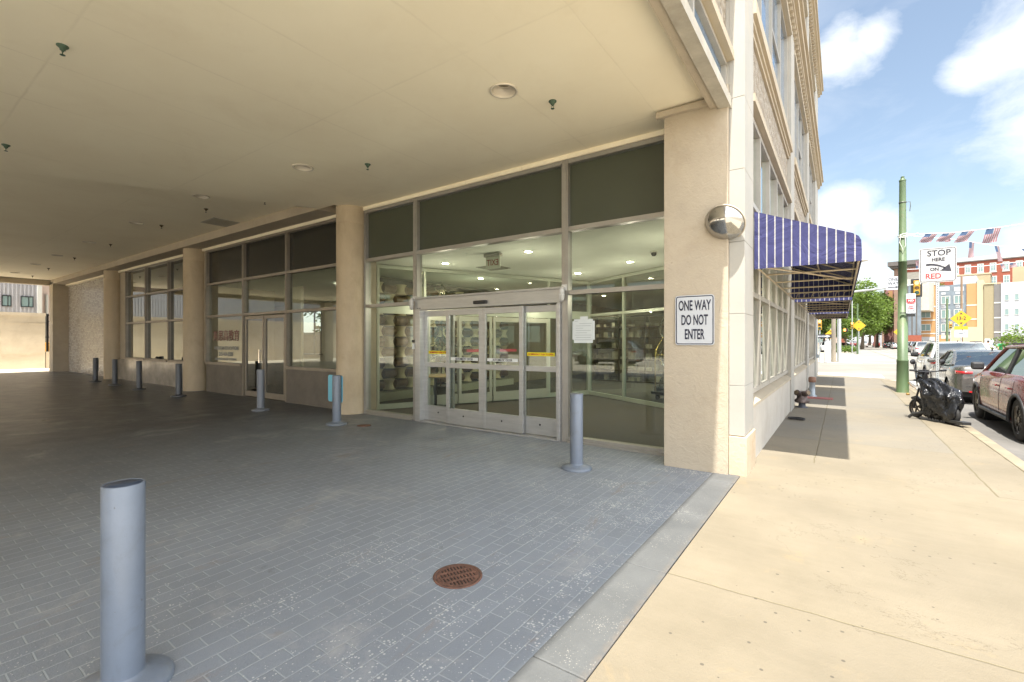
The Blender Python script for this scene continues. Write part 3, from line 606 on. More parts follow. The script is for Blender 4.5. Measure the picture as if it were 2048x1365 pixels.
sp.build('ribbons', M_CHROME, SC); MB().box((-.3, -.3, 0), (.3, .3, .2)).build('base', M_BLACK, SC)
DK = thing('reception_shelf', 'dark reception shelving with pale papers deep in the lobby', 'shelf', (-6.6, 17.5, 0)); db = MB()
for i in range(7): db.box((-1.6, -.2, i*.42), (1.6, .2, i*.42+.04))
for x in (-1.6, -.55, .5, 1.56): db.box((x, -.19, .04), (x+.04, .19, 2.52))
db.build('shelves', mat('dark_wood', (.07, .05, .035), .4), DK); db = MB()
for i in range(6):
    for k in range(9):
        if random.random() < .75: x = -1.5+k*.34; db.box((x, -.15, i*.42+.045), (x+random.uniform(.08, .28), .1, i*.42+random.uniform(.12, .34)))
db.build('papers', mat('paper_stock', (.40, .36, .28), .7, var=.4, scale=3), DK)
pl = thing('potted_palm', 'tall dark green potted plant just inside the left glass', 'plant', (-8.55, 8.9, 0)); lb = MB(); leafm = mat('plant_leaf', (.035, .075, .02), .5, var=.4, scale=8)
MB().tube((0, 0, 0), (0, 0, .4), .16, .2, 20).build('pot', mat('pot_clay', (.12, .09, .07), .6), pl); st_ = MB().path([(0, 0, .35), (.05, 0, 1.4), (0, .05, 2.9)], .018, 6); st_.build('stem', bronze, pl)
for i in range(420):
    z = random.uniform(.9, 3.1); a = random.uniform(0, 6.28); r = random.uniform(.05, .42); L_ = random.uniform(.14, .28)
    c = Vector((r*math.cos(a), r*math.sin(a), z)); dd = Vector((math.cos(a), math.sin(a), random.uniform(-.7, .3)))*L_; s_ = Vector((-math.sin(a), math.cos(a), random.uniform(-.4, .4)))*.022
    lb.quad(c, c+dd*.5+s_, c+dd, c+dd*.5-s_)
lb.build('foliage', leafm, pl, recalc=False)
# lobby downlights (lit)
lamp_e = flat('downlight_glow', (1, .84, .58), emit=26); tr_m = flat('downlight_trim', (.6, .58, .5), .4)
spots = [(-7.4, 7.85, 'nearest the slanted inner screen'), (-8.35, 10.3, 'above the pale spools'), (-5.09, 7.77, 'over the middle of the entrance doors'), (-3.88, 10.1, 'above the brass cart side'), (-5.65, 11.0, 'deepest in the vestibule ceiling'),
         (-2.4, 8.2, 'behind the pillar'), (-6.2, 14.6, 'in the lobby left of the shelves'), (-4.2, 15.6, 'in the lobby in front of the shelves'), (-2.8, 14.0, 'in the lobby beyond the cart'), (-7.6, 17.0, 'at the left end of the shelves'), (-5.2, 19.5, 'at the back of the lobby')]
for i, (x, y, lab) in enumerate(spots):
    t0 = thing('lobby_downlight', 'small warm lit downlight '+lab, 'downlight', (x, y, 3.36), group='lit downlights inside the lobby')
    MB().lathe([(.10, 0), (.10, -.012), (.075, -.014), (.075, -.004)], cap=False).build('trim', tr_m, t0); MB().lathe([(.073, -.006), (.073, -.010)]).build('lamp', lamp_e, t0)
    ves = i < 6; ld = bpy.data.lights.new('downlight_lamp', 'POINT' if ves else 'SPOT'); lo_ = bpy.data.objects.new('lamp_light', ld); C.objects.link(lo_); lo_.parent = t0; lo_.location = (0, 0, -.95 if ves else -.03)
    ld.energy = 4.5 if ves else 30; ld.color = (1, .90, .72); ld.shadow_soft_size = .02
    if not ves: ld.spot_size = R(140); ld.spot_blend = .9
for (x, y, lab) in ((-12.5, 9.2, 'of the room behind the double door'), (-19.8, 9.5, 'of the far dark room')):
    t0 = thing('office_light', 'flat ceiling panel light '+lab, 'ceiling light', (x, y, 3.39)); MB().box((-.6, -.3, -.03), (.6, .3, 0)).build('panel', flat('panel_glow', (1, .95, .8), emit=2.2), t0)
cam2 = thing('dome_camera', 'small black dome camera under the vestibule ceiling by the pillar', 'camera', (-3.05, 9.2, 3.36)); MB().lathe([(.07, 0), (.07, -.03)]).build('base', tr_m, cam2); MB().lathe([(.055, -.03), (.05, -.07), (.03, -.095), (0, -.1)]).build('dome', M_BLACK, cam2)
gr = MB().box((-.3, -.3, -.012), (.3, .3, 0))
for i in range(9): gr.box((-.26, -.26+i*.06, -.03), (.26, -.235+i*.06, -.012))
o = gr.build('air_grille', mat('grille_metal', (.30, .30, .25), .5)); o.location = (-6.9, 9.0, 3.36); tag(o, 'square slotted air grille in the vestibule ceiling beside the exit sign', 'air grille')
o = MB().box((-14.4, 16.5, -.3), (-30, 16.9, 2.1)).build('garden_wall', M_STUCCO); tag(o, 'pale garden wall glimpsed through the back window', 'wall')
# ---------------------------------------------------------------- street facade
def facade():
    st = MB(); mo = MB(); rl = MB(); fr = MB(); base = MB()
    bays = [(6.69, 12.12), (12.98, 18.1), (19.0, 23.7)]
    piers = [(12.12, 12.98), (18.1, 19.0), (23.7, 26.3)]
    for a, b in piers: st.box((-1.5, a, -.1), (-.93, b, 22))
    floors = [(5.95, 8.4), (9.75, 12.2), (13.8, 16.2), (17.6, 20)]
    for a, b in bays+[(-1.6, 6.028), (-8.9, -2.3)]:
        drive = a < 6
        ww = -.93 if not drive else -1.06
        for k, (z0, z1) in enumerate(floors):
            lo = (4.66 if not drive else 4.9) if k == 0 else floors[k-1][1]
            # spandrel wall with mouldings and relief band
            st.box((-1.5, a, lo+.03), (ww-.10, b, z0-.03))
            mo.box((-1.4, a, lo), (ww+.02, b, lo+.10)).box((-1.4, a, lo+.10), (ww-.02, b, lo+.17)).box((-1.4, a, lo+.17), (ww-.055, b, lo+.23))
            mo.box((-1.4, a, z0-.30), (ww-.04, b, z0-.235)).box((-1.4, a, z0-.235), (ww-.01, b, z0-.17)).box((-1.4, a, z0-.17), (ww+.035, b, z0))
            rl.box((-1.4, a, lo+.24), (ww-.075, b, z0-.31))
            # window frames
            n = 4; fr.box((ww-.20, a+.002, z0), (ww-.07, a+.07, z1)).box((ww-.20, b-.07, z0), (ww-.07, b-.002, z1))
            fr.box((ww-.198, a+.07, z1-.07), (ww-.072, b-.07, z1)).box((ww-.198, a+.07, z0), (ww-.072, b-.07, z0+.07))
            for i in range(1, n): y = a+(b-a)*i/n; fr.box((ww-.19, y-.035, z0+.07), (ww-.08, y+.035, z1-.07))
    fin = [(-8.9, -2.3), (-2.3, -1.6)]
    st.box((-1.5, -2.3, 4.47), (-1.08, -1.6, 22)).box((-1.5, -9.9, 4.6), (-1.08, -8.9, 22))
    # clerestory strip above the driveway edge
    for a, b in ((-1.6, 6.02), (-8.9, -2.3)):
        fr.box((-1.25, a, 4.465), (-1.12, b, 4.50)).box((-1.25, a, 4.85), (-1.12, b, 4.895))
        k = 5
        for i in range(k+1):
            y = min(a+(b-a)*i/k, b-.04); y = max(y, a); fr.box((-1.24, y, 4.50), (-1.125, y+.05, 4.85))
    # continuous string courses on the piers and the projecting cornices
    for a, b in [(6.03, 6.69)]+piers:
        pass
    for z in (8.75, 13.05):
        mo.box((-1.3, 6.66, z), (-.84, 26.36, z+.12)).box((-1.3, 6.66, z+.12), (-.77, 26.42, z+.30)).box((-1.3, 6.66, z+.30), (-.71, 26.48, z+.38))
        y = 6.8
        while y < 26.2: mo.box((-1.3, y, z-.10), (-.86, y+.10, z-.002)); y += .24
    # ground-floor windows
    for a, b in bays:
        base.box((-1.5, a, -.1), (-.955, b, .72)); mo.poly([(-1.3, a, .722), (-.93, a, .722), (-.93, a, .76), (-1.12, a, .86), (-1.3, a, .86)], (0, b-a, 0))
        n = 5
        for i in range(n+1):
            y = a+(b-a)*i/n; y = min(max(y, a+.04), b-.04); fr.box((-1.10, y-.035, .86), (-.985, y+.035, 4.655)); 
        for z in (.90, 2.22, 3.45, 4.61): fr.box((-1.095, a+.002, z-.035), (-.99, b-.002, z+.035))
    part(st, 'limestone_wall', M_STONE); part(mo, 'stone_moulding', M_STONE2); part(rl, 'carved_band', M_RELIEF); part(base, 'wall_plinth', mat('white_painted_plinth', (.44, .41, .36), .7, var=.1, stain=(.35, .28, .2), stam=.5))
    f = part(fr, 'window_frame', M_ALUB)
    for a, b in bays:
        g = MB().quad((-1.04, a, .86), (-1.04, b, .86), (-1.04, b, 4.65), (-1.04, a, 4.65)); part(g, 'glass_pane', M_GLASS, f, recalc=False)
    M_UP = flat('blue_tinted_pane', (.13, .20, .29), .05); M_UP.node_tree.nodes['Principled BSDF'].inputs['Specular IOR Level'].default_value = 1.0
    for a, b in bays+[(-1.6, 6.02), (-8.9, -2.3)]:
        ww = -.93 if a > 6 else -1.06
        for z0, z1 in floors:
            for i in range(4):
                y0 = a+(b-a)*i/4+.03; y1 = a+(b-a)*(i+1)/4-.03
                part(MB().box((ww-.15, y0, z0+.06), (ww-.13, y1, z1-.06)), 'glass_pane', M_UP, f)
                if i % 2 == 0: part(MB().box((ww-.128, y0, (z0+z1)/2-.03), (ww-.09, y1, (z0+z1)/2+.03)), 'sash_rail', M_ALUB, f)
        if a < 6: part(MB().box((-1.20, a, 4.49), (-1.18, b, 4.86)), 'glass_pane', M_UP, f)
facade()
part(MB().box((-11, 13.1, 3.6), (-1.51, 26.25, 21.9)).box((-33.5, -8.9, 4.93), (-1.51, 13.09, 21.9)).box((-11, 26.0, -.1), (-1.51, 26.27, 3.59)).box((-11, 13.1, -.1), (-10.8, 25.9, 3.59)), 'building_mass', M_STONE)
part(MB().box((-33.6, -9.2, 22.0), (-.8, 26.4, 22.4)), 'roof_parapet', M_STONE2)

# awnings
def stripe(name, ax, pitch=.090, wid=.145):
    m, t, b = newmat(name); c = t.nodes.new('ShaderNodeTexCoord'); s = t.nodes.new('ShaderNodeSeparateXYZ'); t.links.new(c.outputs['Object'], s.inputs[0])
    k = mth('LESS_THAN', mth('FRACT', mth('ADD', mth('DIVIDE', s.outputs[ax], pitch, False, t), 100.5, False, t), None, False, t), wid, False, t)
    v = coord(t); c1 = mixc(t, ramp(t, noi(t, v, 3, 4), .3, .7), (.036, .038, .125), (.046, .048, .155)); cc = mixc(t, k, c1, (.42, .41, .41)); t.links.new(cc, b.inputs['Base Color']); b.inputs['Roughness'].default_value = .8
    bump(t, b, noi(t, v, 3.5, 4, .6, .8), .8, .05)
    tl = t.nodes.new('ShaderNodeBsdfTranslucent'); t.links.new(cc, tl.inputs[0]); mi = t.nodes.new('ShaderNodeMixShader'); mi.inputs[0].default_value = .22
    t.links.new(b.outputs[0], mi.inputs[1]); t.links.new(tl.outputs[0], mi.inputs[2]); t.links.new(mi.outputs[0], t.nodes['Material Output'].inputs[0]); return m
M_AX = stripe('awning_stripe_side', 0); M_AY = stripe('awning_stripe_top', 1)
M_TUBE = mat('beige_awning_tube', (.55, .46, .33), .5, var=.15, scale=5, stain=(.35, .22, .12), stam=.3, ssc=3)
def awning(y0, y1, label, group='striped awnings over the street windows'):
    A = thing('window_awning', label, 'awning', (-.92, y0, 2.50), group=group); L = y1-y0
    prof = [(0, .74), (.25, .64), (.5, .54), (.8, .42), (1.02, .33), (1.075, .29), (1.10, .24), (1.105, .12), (1.105, 0)]
    top = MB()
    n = 24
    for i in range(n):
        ya, yb = L*i/n, L*(i+1)/n
        for (xa, za), (xb, zb) in zip(prof[:-1], prof[1:]): top.quad((xa, ya, za), (xb, ya, zb), (xb, yb, zb), (xa, yb, za), sm=True)
    top.build('canopy', M_AY, A, solid=.004, recalc=False)
    for y in (-.003, L+.003):
        s = MB(); s.add([(x, y, z) for x, z in prof]+[(0, y, 0)], [tuple(range(len(prof)+1))]); s.build('side_panel', M_AX, A, solid=.004, recalc=False)
    f = MB(); r = .013
    for y in (.03, L-.03):
        f.tube((0, y, .02), (1.08, y, .02), r, n=6).tube((0, y, .70), (1.06, y, .27), r, n=6)
    k = 5
    for i in range(1, k):
        y = L*i/k; f.tube((0, y, .70), (1.06, y, .27), r, n=6).tube((0, y, .05), (1.08, y, .05), r, n=6)
    f.tube((1.08, .03, .02), (1.08, L-.03, .02), r, n=6).tube((1.07, .03, .26), (1.07, L-.03, .26), r, n=6).tube((.03, .03, .68), (.03, L-.03, .68), r, n=6).tube((.03, .03, .02), (.03, L-.03, .02), r, n=6)
    f.tube((.02, .1, .05), (1.05, L*.45, .05), r, n=6).tube((.55, .03, .48), (.55, L-.03, .48), r, n=6)
    for q in range(7): x = .1+q*.14; f.path([(x, L-.1, .03), (x+.02, L-.14, .10), (x+.12, L-.1, .14)], .006, 5)
    f.build('awning_frame', M_TUBE, A)
awning(6.70, 12.12, 'blue and white striped awning nearest the corner, its end panel showing')
awning(12.95, 18.05, 'blue striped awning in the middle of the row along the facade')
awning(19.05, 23.65, 'blue striped awning farthest down the facade')

# ---------------------------------------------------------------- ceiling fixtures
M_CAN = mat('can_trim_white', (.62, .56, .46), .45, var=.1, bmp=0); M_LENS = flat('unlit_lens', (.22, .19, .13), .25)
# real recessed cans: cut the hole visually with a deep cone modelled below the slab face
for i, (x, z, lab) in enumerate([(-3.22, 4.5, 'large round recessed ceiling light nearest the street'), (-7.40, 4.5, 'round recessed ceiling light in front of the first round column'),
        (-11.35, 4.72, 'round recessed light just beyond the slanted ceiling step'), (-15.29, 4.72, 'recessed ceiling light beside the rectangular access panel'), (-19.5, 4.72, 'recessed ceiling light level with the third storefront'),
        (-23.48, 4.72, 'dark recessed ceiling light near the third round column'), (-26.95, 4.72, 'dark recessed ceiling light in front of the white brick panel'), (-30.99, 4.72, 'recessed ceiling light nearest the far exit')]):
    t = thing('ceiling_light', lab, 'ceiling light', (x, 4.4, z), group='recessed round lights in the driveway ceiling')
    MB().lathe([(.165, -.002), (.165, -.014), (.145, -.018), (.138, -.002), (.12, .10)], n=36, cap=False).build('trim_ring', M_CAN, t)
    MB().lathe([(.135, .0), (.121, .10), (.10, .099), (.04, .09), (0, .088)], n=30, cap=False).build('reflector', M_CAN, t)
    MB().lathe([(.098, .095), (.09, .085), (0, .08)], n=24).build('lens', M_LENS, t)
# the slabs need matching holes
def cut_holes(o, pts, z, r=.137):
    cb = MB()
    for x, y in pts: cb.tube((x, y, z-.05), (x, y, z+.13), r, n=36, sm=False)
    c = cb.build('cutter', M_CEIL); c.location = (0, 0, 0)
    bpy.context.view_layer.update()
    md = o.modifiers.new('holes', 'BOOLEAN'); md.object = c; md.solver = 'EXACT'
    me = bpy.data.meshes.new_from_object(o.evaluated_get(bpy.context.evaluated_depsgraph_get())); o.modifiers.remove(md); o.data = me
    bpy.data.objects.remove(c)
bpy.context.view_layer.update()
cut_holes(bpy.data.objects['low_soffit'], [(-3.22, 4.4), (-7.40, 4.4)], 4.5)
cut_holes(bpy.data.objects['recessed_soffit'], [(x, 4.4) for x in (-11.35, -15.29, -19.5, -23.48, -26.95, -30.99)], 4.72)
M_VERD = mat('verdigris_metal', (.06, .10, .065), .6, metal=.2, var=.3, scale=20, bmp=.1); M_SPR = flat('sprinkler_bronze', (.10, .07, .04), .4, .8)
for x, y, z, lab in [(-6.3, 1.22, 4.5, 'green sprinkler head at the upper left, above the foreground bollard'), (-2.88, 4.94, 4.5, 'green sprinkler head nearest the street'), (-6.4, 4.94, 4.5, 'green sprinkler head above the sliding doors'), (-10.17, 1.35, 4.5, 'green sprinkler head by the left edge before the slanted ceiling step'),
                     (-12.34, 4.89, 4.72, 'dark sprinkler head in front of the access panel'), (-10.52, 5.35, 4.72, 'dark sprinkler head near the first round column'), (-15.08, 4.89, 4.72, 'dark sprinkler head beside the access panel light'),
                     (-19.4, 4.9, 4.72, 'dark sprinkler head level with the third storefront'), (-23.65, 4.91, 4.72, 'dark sprinkler head near the third round column'), (-27.98, 4.97, 4.72, 'dark sprinkler head in front of the brick panel'), (-31.82, 5.1, 4.72, 'dark sprinkler head nearest the far exit')]:
    t = thing('sprinkler_head', lab, 'sprinkler', (x, y, z), group='sprinkler heads on the driveway ceiling'); m1 = M_VERD if z < 4.6 else M_SPR
    MB().lathe([(.048, 0), (.048, -.008), (.034, -.022), (.024, -.03), (.022, -.045), (.012, -.05)], n=24).build('escutcheon', m1, t)
    MB().tube((0, 0, -.045), (0, 0, -.06), .010).path([(.010, 0, -.055), (.018, 0, -.068), (.006, 0, -.088)], .003, 6).path([(-.010, 0, -.055), (-.018, 0, -.068), (-.006, 0, -.088)], .003, 6).lathe([(.022, -.09), (.022, -.093)], n=16).build('frame_and_deflector', M_SPR if z > 4.6 else M_VERD, t)
t = thing('access_panel', 'grey rectangular ceiling access panel by the column beam', 'access panel', (-13.45, 5.68, 4.72)); MB().box((-.36, -.30, -.014), (.36, .28, 0)).build('panel', mat('panel_grey', (.40, .37, .30), .6), t); MB().box((-.39, -.33, -.008), (.39, .305, 0)).build('rim', M_ALU, t)
o = MB().box((-30.2, 1.0, 4.68), (-28.2, 2.4, 4.718)).build('ceiling_hatch', mat('hatch_paint', (.50, .46, .38), .6)); tag(o, 'thin raised hatch in the ceiling by the far exit', 'access panel')
o = MB().lathe([(.03, 0), (.12, -.004), (.02, -.002)], n=7).build('plaster_patch', flat('plaster', (.75, .70, .60), .8)); o.location = (-7.05, 5.2, 4.502); o.scale = (1.5, .5, .2); o.rotation_euler = (0, 0, R(50)); tag(o, 'white plaster smear on the ceiling near the second round light', 'plaster patch')

# jar lights on the door mullions
M_LW = flat('white_cast_metal', (.58, .57, .55), .45); M_JAR = glass('jar_glass', (.93, .93, .90), 1.5)
def jar(x, y, z, lab):
    t = thing('wall_light', lab, 'wall light', (x, y, z), group='caged jar lights beside the sliding doors'); t.scale = (.8, .8, .9)
    MB().box((-.055, -.03, -.055), (.055, .0, .055)).path([(0, -.03, 0), (0, -.09, 0), (0, -.12, -.02)], .025, 10).lathe([(.03, .02), (.05, .0), (.052, -.04)], (0, -.12, -.04), 20).build('bracket', M_LW, t, bevel=.006)
    g = MB().lathe([(.045, -.04), (.048, -.10), (.040, -.17), (.02, -.195), (0, -.20)], (0, -.12, -.04), 20); g.build('glass_jar', flat('frosted_jar', (.55, .54, .50), .15), t)
    c = MB()
    for k in range(6): a = k*math.pi/3; c.path([(.056*math.cos(a), -.12+.056*math.sin(a), -.08), (.056*math.cos(a), -.12+.056*math.sin(a), -.18), (.03*math.cos(a), -.12+.03*math.sin(a), -.24), (0, -.12, -.25)], .0045, 5)
    c.lathe([(.054, -.13), (.06, -.13), (.06, -.138), (.054, -.138)], (0, -.12, 0), 20); c.build('wire_cage', M_LW, t)
jar(-6.95, GY-.05, 2.42, 'white caged jar light left of the sliding doors'); jar(-3.57, GY-.05, 2.42, 'white caged jar light right of the sliding doors')

# ---------------------------------------------------------------- bollards
M_BOL = mat('grey_bollard_paint', (.135, .16, .20), .4, var=.10, scale=3, bmp=.18, bsc=14, stain=(.09, .095, .10), stam=.5, ssc=5, coat=.1, chips=(.07, .06, .05))
M_BOLD = mat('dark_bollard_paint', (.075, .08, .09), .38, var=.1, scale=2, bmp=.1, bsc=12); M_CAP = mat('bollard_cap_dark', (.03, .045, .075), .3, bmp=.05)
def bollard(x, y, label, m=M_BOL, panel=None):
    t = thing('bollard', label, 'bollard', (x, y, 0), group='steel bollards along the storefront')
    MB().lathe([(.080, .03), (.080, .925), (.078, .930), (.072, .928), (.072, .90)], n=48, cap=False).build('post', m, t)
    MB().lathe([(.0735, .925), (.07, .9285), (.0, .929)], n=40, cap=False).build('cap', M_CAP, t)
    MB().lathe([(.19, 0), (.192, .012), (.18, .028), (.14, .042), (.10, .052), (.088, .056), (.0805, .066)], n=48).build('base_flange', m, t)
    if panel:
        pts = []; w2, h2, r = .235, .26, .05
        for cx, cz, a0 in ((w2-r, h2-r, 0), (-w2+r, h2-r, 90), (-w2+r, -h2+r, 180), (w2-r, -h2+r, 270)):
            pts += [(cx+r*math.cos(R(a0+k*15))-.17, .085, .66+cz+r*math.sin(R(a0+k*15))) for k in range(7)]
        MB().poly(pts, (0, .006, 0)).build('sign_back', panel, t)
        MB().tube((.03, .079, .72), (.03, .095, .72), .009).tube((.03, -.09, .48), (.03, -.079, .48), .007).build('bolt', M_CHROME, t)
    return t
bollard(-2.69, .726, 'large grey steel bollard nearest the camera at the left')
bollard(-2.695, 5.21, 'grey steel bollard in front of the right-hand lobby glass')
bollard(-7.84, 5.34, 'grey bollard with a pale blue rounded panel beside the first round column', panel=flat('sky_blue_panel', (.18, .52, .68), .45))
bollard(-10.84, 5.42, 'grey bollard in front of the dark double door', mat('mid_bollard_paint', (.15, .165, .19), .38, var=.1, bmp=.1, bsc=12))
bollard(-15.5, 5.44, 'dark bollard in front of the second round column', M_BOLD)
bollard(-18.7, 5.45, 'dark bollard in front of the third storefront', M_BOLD)
bollard(-21.3, 5.50, 'dark bollard between the panelled one and the third storefront', M_BOLD)
bollard(-23.6, 5.5, 'dark bollard with a grey panel, farthest into the driveway', M_BOLD, panel=flat('dark_grey_panel', (.22, .23, .22), .5))

# drain grate, stains
dr = thing('drain_grate', 'rusty round slotted drain grate set in the grey pavers', 'drain', (-2.11, 2.36, .0)); rust = mat('rusted_iron', (.13, .065, .045), .8, metal=.2, var=.35, scale=14, bmp=.6, bsc=60, stain=(.10, .06, .045), stam=.6, ssc=9)
MB().lathe([(.165, .0), (.165, .006), (.146, .007), (.146, .003)], n=48, cap=False).build('frame_ring', rust, dr)
g = MB(); g.lathe([(.143, .002), (.143, .008), (.128, .008), (.128, .002)], n=48, cap=False)
for i in range(11):
    x = -.115+i*.023; h = math.sqrt(max(0, .127**2-x*x)); g.box((x-.0065, -h, .002), (x+.0065, h, .0085))
for y in (-.062, 0, .062): h = math.sqrt(.127**2-y*y); g.box((-h, y-.009, .002), (h, y+.009, .0092))
g.build('slotted_cover', rust, dr, bevel=.0015); MB().lathe([(.128, .0015), (0, .0016)], n=32).build('slot_void', M_DARK, dr); dr.rotation_euler = (0, 0, R(62))
dr2 = thing('drain_cover', 'small flat rusty cover in the pavers before the left lobby glass', 'drain', (-7.3, 5.55, 0)); MB().lathe([(.13, 0), (.13, .005), (0, .006)], n=32).build('cover', rust, dr2)

# ---------------------------------------------------------------- wall sign and mirror
M_SIGN = mat('sign_white_sheeting', (.48, .50, .53), .4, var=.03, scale=2, bmp=0); M_INKB = flat('sign_black_blue', (.012, .014, .035), .45)
def rrect(w, h, r, y, n=6, z=0, x=0):
    pts = []
    for cx, cz, a0 in ((w-r, h-r, 0), (-w+r, h-r, 90), (-w+r, -h+r, 180), (w-r, -h+r, 270)):
        pts += [(x+cx+r*math.cos(R(a0+k*90/n)), y, z+cz+r*math.sin(R(a0+k*90/n))) for k in range(n+1)]
    return pts
def border(w, h, r, t_, y, th=.0012):
    a = rrect(w, h, r, y); b = rrect(w-t_, h-t_, max(.004, r-t_), y); n = len(a); mb = MB()
    vs = a+b+[(x, y-th, z) for x, _, z in a]+[(x, y-th, z) for x, _, z in b]
    fs = []
    for i in range(n):
        j = (i+1) % n; fs += [(2*n+i, 2*n+j, 3*n+j, 3*n+i), (i, j, 2*n+j, 2*n+i), (n+j, n+i, 3*n+i, 3*n+j)]
    return mb.add(vs, fs)
S = thing('wall_sign', 'white ONE WAY DO NOT ENTER sign with black border on the beige pillar', 'sign', (-1.475, 5.955, 1.835))
MB().poly(rrect(.229, .305, .035, 0), (0, .004, 0)).build('plate', M_SIGN, S); border(.220, .296, .03, .011, -.0005).build('border', M_INKB, S)
for s, z in (('ONE WAY', .175), ('DO NOT', -.003), ('ENTER', -.178)): text(s, .172, M_INKB, S, (0, -.0025, z), sx={'ONE WAY': .47, 'DO NOT': .45, 'ENTER': .45}[s], bold=.0035, ext=.001, world=False)
MB().tube((0, -.005, .235), (0, 0, .235), .008, n=8).tube((0, -.005, -.235), (0, 0, -.235), .008, n=8).build('bolt', M_ALU2, S)
Mr = thing('convex_mirror', 'domed convex traffic mirror on the corner of the pillar', 'mirror', (-1.13, 5.93, 2.96))
prof = [(.265*math.sin(R(a)), .265*(math.cos(R(a)))-.10) for a in range(0, 69, 6)]
d1 = MB().lathe([(r, z) for r, z in reversed(prof)], n=48).build('mirror_dome', mat('mirror_acrylic', (.42, .41, .39), .10, metal=.9, var=.04, bmp=.03, bsc=6), Mr)
d2 = MB().lathe([(.244, -.005), (.255, -.005), (.256, -.03), (.24, -.035), (.05, -.04)], n=48, cap=False).build('back_rim', M_STUCCO, Mr)
d3 = MB().tube((0, 0, -.035), (0, 0, -.14), .02).build('mount', M_ALU, Mr)
Mr.scale = (.9, .9, .85); Mr.rotation_euler = Vector((-.15, -.80, -.60)).to_track_quat('Z', 'Y').to_euler()

# ---------------------------------------------------------------- small things on the sidewalk
def siamese(x, y, h, lab, m):
    t = thing('standpipe', lab, 'standpipe', (x, y, 0))
    MB().lathe([(.12, 0), (.12, .02), (.075, .03), (.07, h), (.09, h+.02)], n=24).build('pipe', m, t); return t
grey = mat('galvanised_grey', (.30, .34, .37), .5, metal=.3, var=.15, bmp=.1)
t = siamese(-.70, 15.9, .40, 'grey standpipe with rusty top rising from the sidewalk beyond the red grate', grey); MB().lathe([(.08, .40), (.095, .42), (.095, .52), (.08, .55), (0, .56)], n=20).build('cap', mat('rusty_cap', (.22, .12, .08), .7, var=.3, scale=10, bmp=.3), t)
t = siamese(-.78, 13.1, .12, 'low blackish fire department connection at the wall foot', mat('dark_pipe', (.06, .065, .08), .5, bmp=.1)); c = MB()
c.lathe([(.15, .12), (.16, .17), (.11, .22), (.10, .34), (.13, .38)], n=20); c.tube((-.02, 0, .30), (.12, -.14, .36), .06, .07).tube((0, 0, .30), (-.10, -.14, .36), .06, .07); c.build('twin_inlets', mat('tarnished_brass', (.13, .10, .09), .45, metal=.6, var=.3, scale=9, bmp=.2), t)
MB().tube((.12, -.14, .36), (.14, -.165, .37), .05).build('inlet_cap', flat('dull_brass', (.16, .12, .08), .4, .7), t); MB().tube((-.10, -.14, .36), (-.115, -.165, .37), .05).build('inlet_cap', bpy.data.materials['dull_brass'], t)
g = MB().box((-.9, 15.2, .002), (-.2, 15.66, .012))
for i in range(14): g.box((-.9+i*.05, 15.22, .012), (-.872+i*.05, 15.64, .02))
o = g.build('sidewalk_grate', mat('red_painted_grate', (.30, .10, .09), .7, var=.2, scale=8, bmp=.2)); tag(o, 'dull red painted grate lying across the sidewalk by the wall', 'grate')
pts = [(-.75+.13*math.cos(a*.9)*(1+.15*math.sin(a*2.3)), 10.95+.09*math.sin(a*.9)+.05*math.sin(a*.5), .012+.0012*a) for a in [k*.3 for k in range(70)]]
o = MB().path(pts, .010, 6).build('coiled_cable', M_BLACK); tag(o, 'small coil of black cable on the shaded sidewalk', 'cable')
t = thing('hanging_light', 'tall thin conduit and light box on the far end pier of the facade', 'conduit', (-.9, 24.2, 0)); MB().tube((0, 0, 1.0), (0, 0, 5.0), .02).build('conduit', grey, t); MB().box((-.02, -.06, .85), (.08, .06, 1.0)).build('box', grey, t)
# ---------------------------------------------------------------- vehicles
def lerp_prof(p, x):
    for (x0, z0), (x1, z1) in zip(p[:-1], p[1:]):
        if x0 <= x <= x1: return z0+(z1-z0)*(x-x0)/(x1-x0) if x1 > x0 else z1
    return p[0][1] if x < p[0][0] else p[-1][1]
M_CG = glass('car_glass', (.18, .22, .19), 1.5, gain=.4); M_RIM = flat('alloy_rim', (.55, .55, .54), .22, .9); M_RIMD = flat('dark_alloy_rim', (.14, .13, .12), .25, .9)
M_TL = flat('tail_lamp_red', (.50, .015, .02), .12, coat=1); M_HL = flat('head_lamp', (.6, .62, .64), .08, .3, coat=1); M_TRIM = mat('car_black_trim', (.03, .03, .032), .5, bmp=.1); M_PLATE = flat('plate_white', (.6, .62, .66), .5)
M_SEAT = flat('car_interior', (.03, .03, .03), .7)
def paint(name, c, metal=.3, rough=.28):
    m = mat(name, c, rough, metal=metal, var=.03, scale=3, bmp=0, coat=.6); m.node_tree.nodes['Principled BSDF'].inputs['Coat Roughness'].default_value = .04; return m
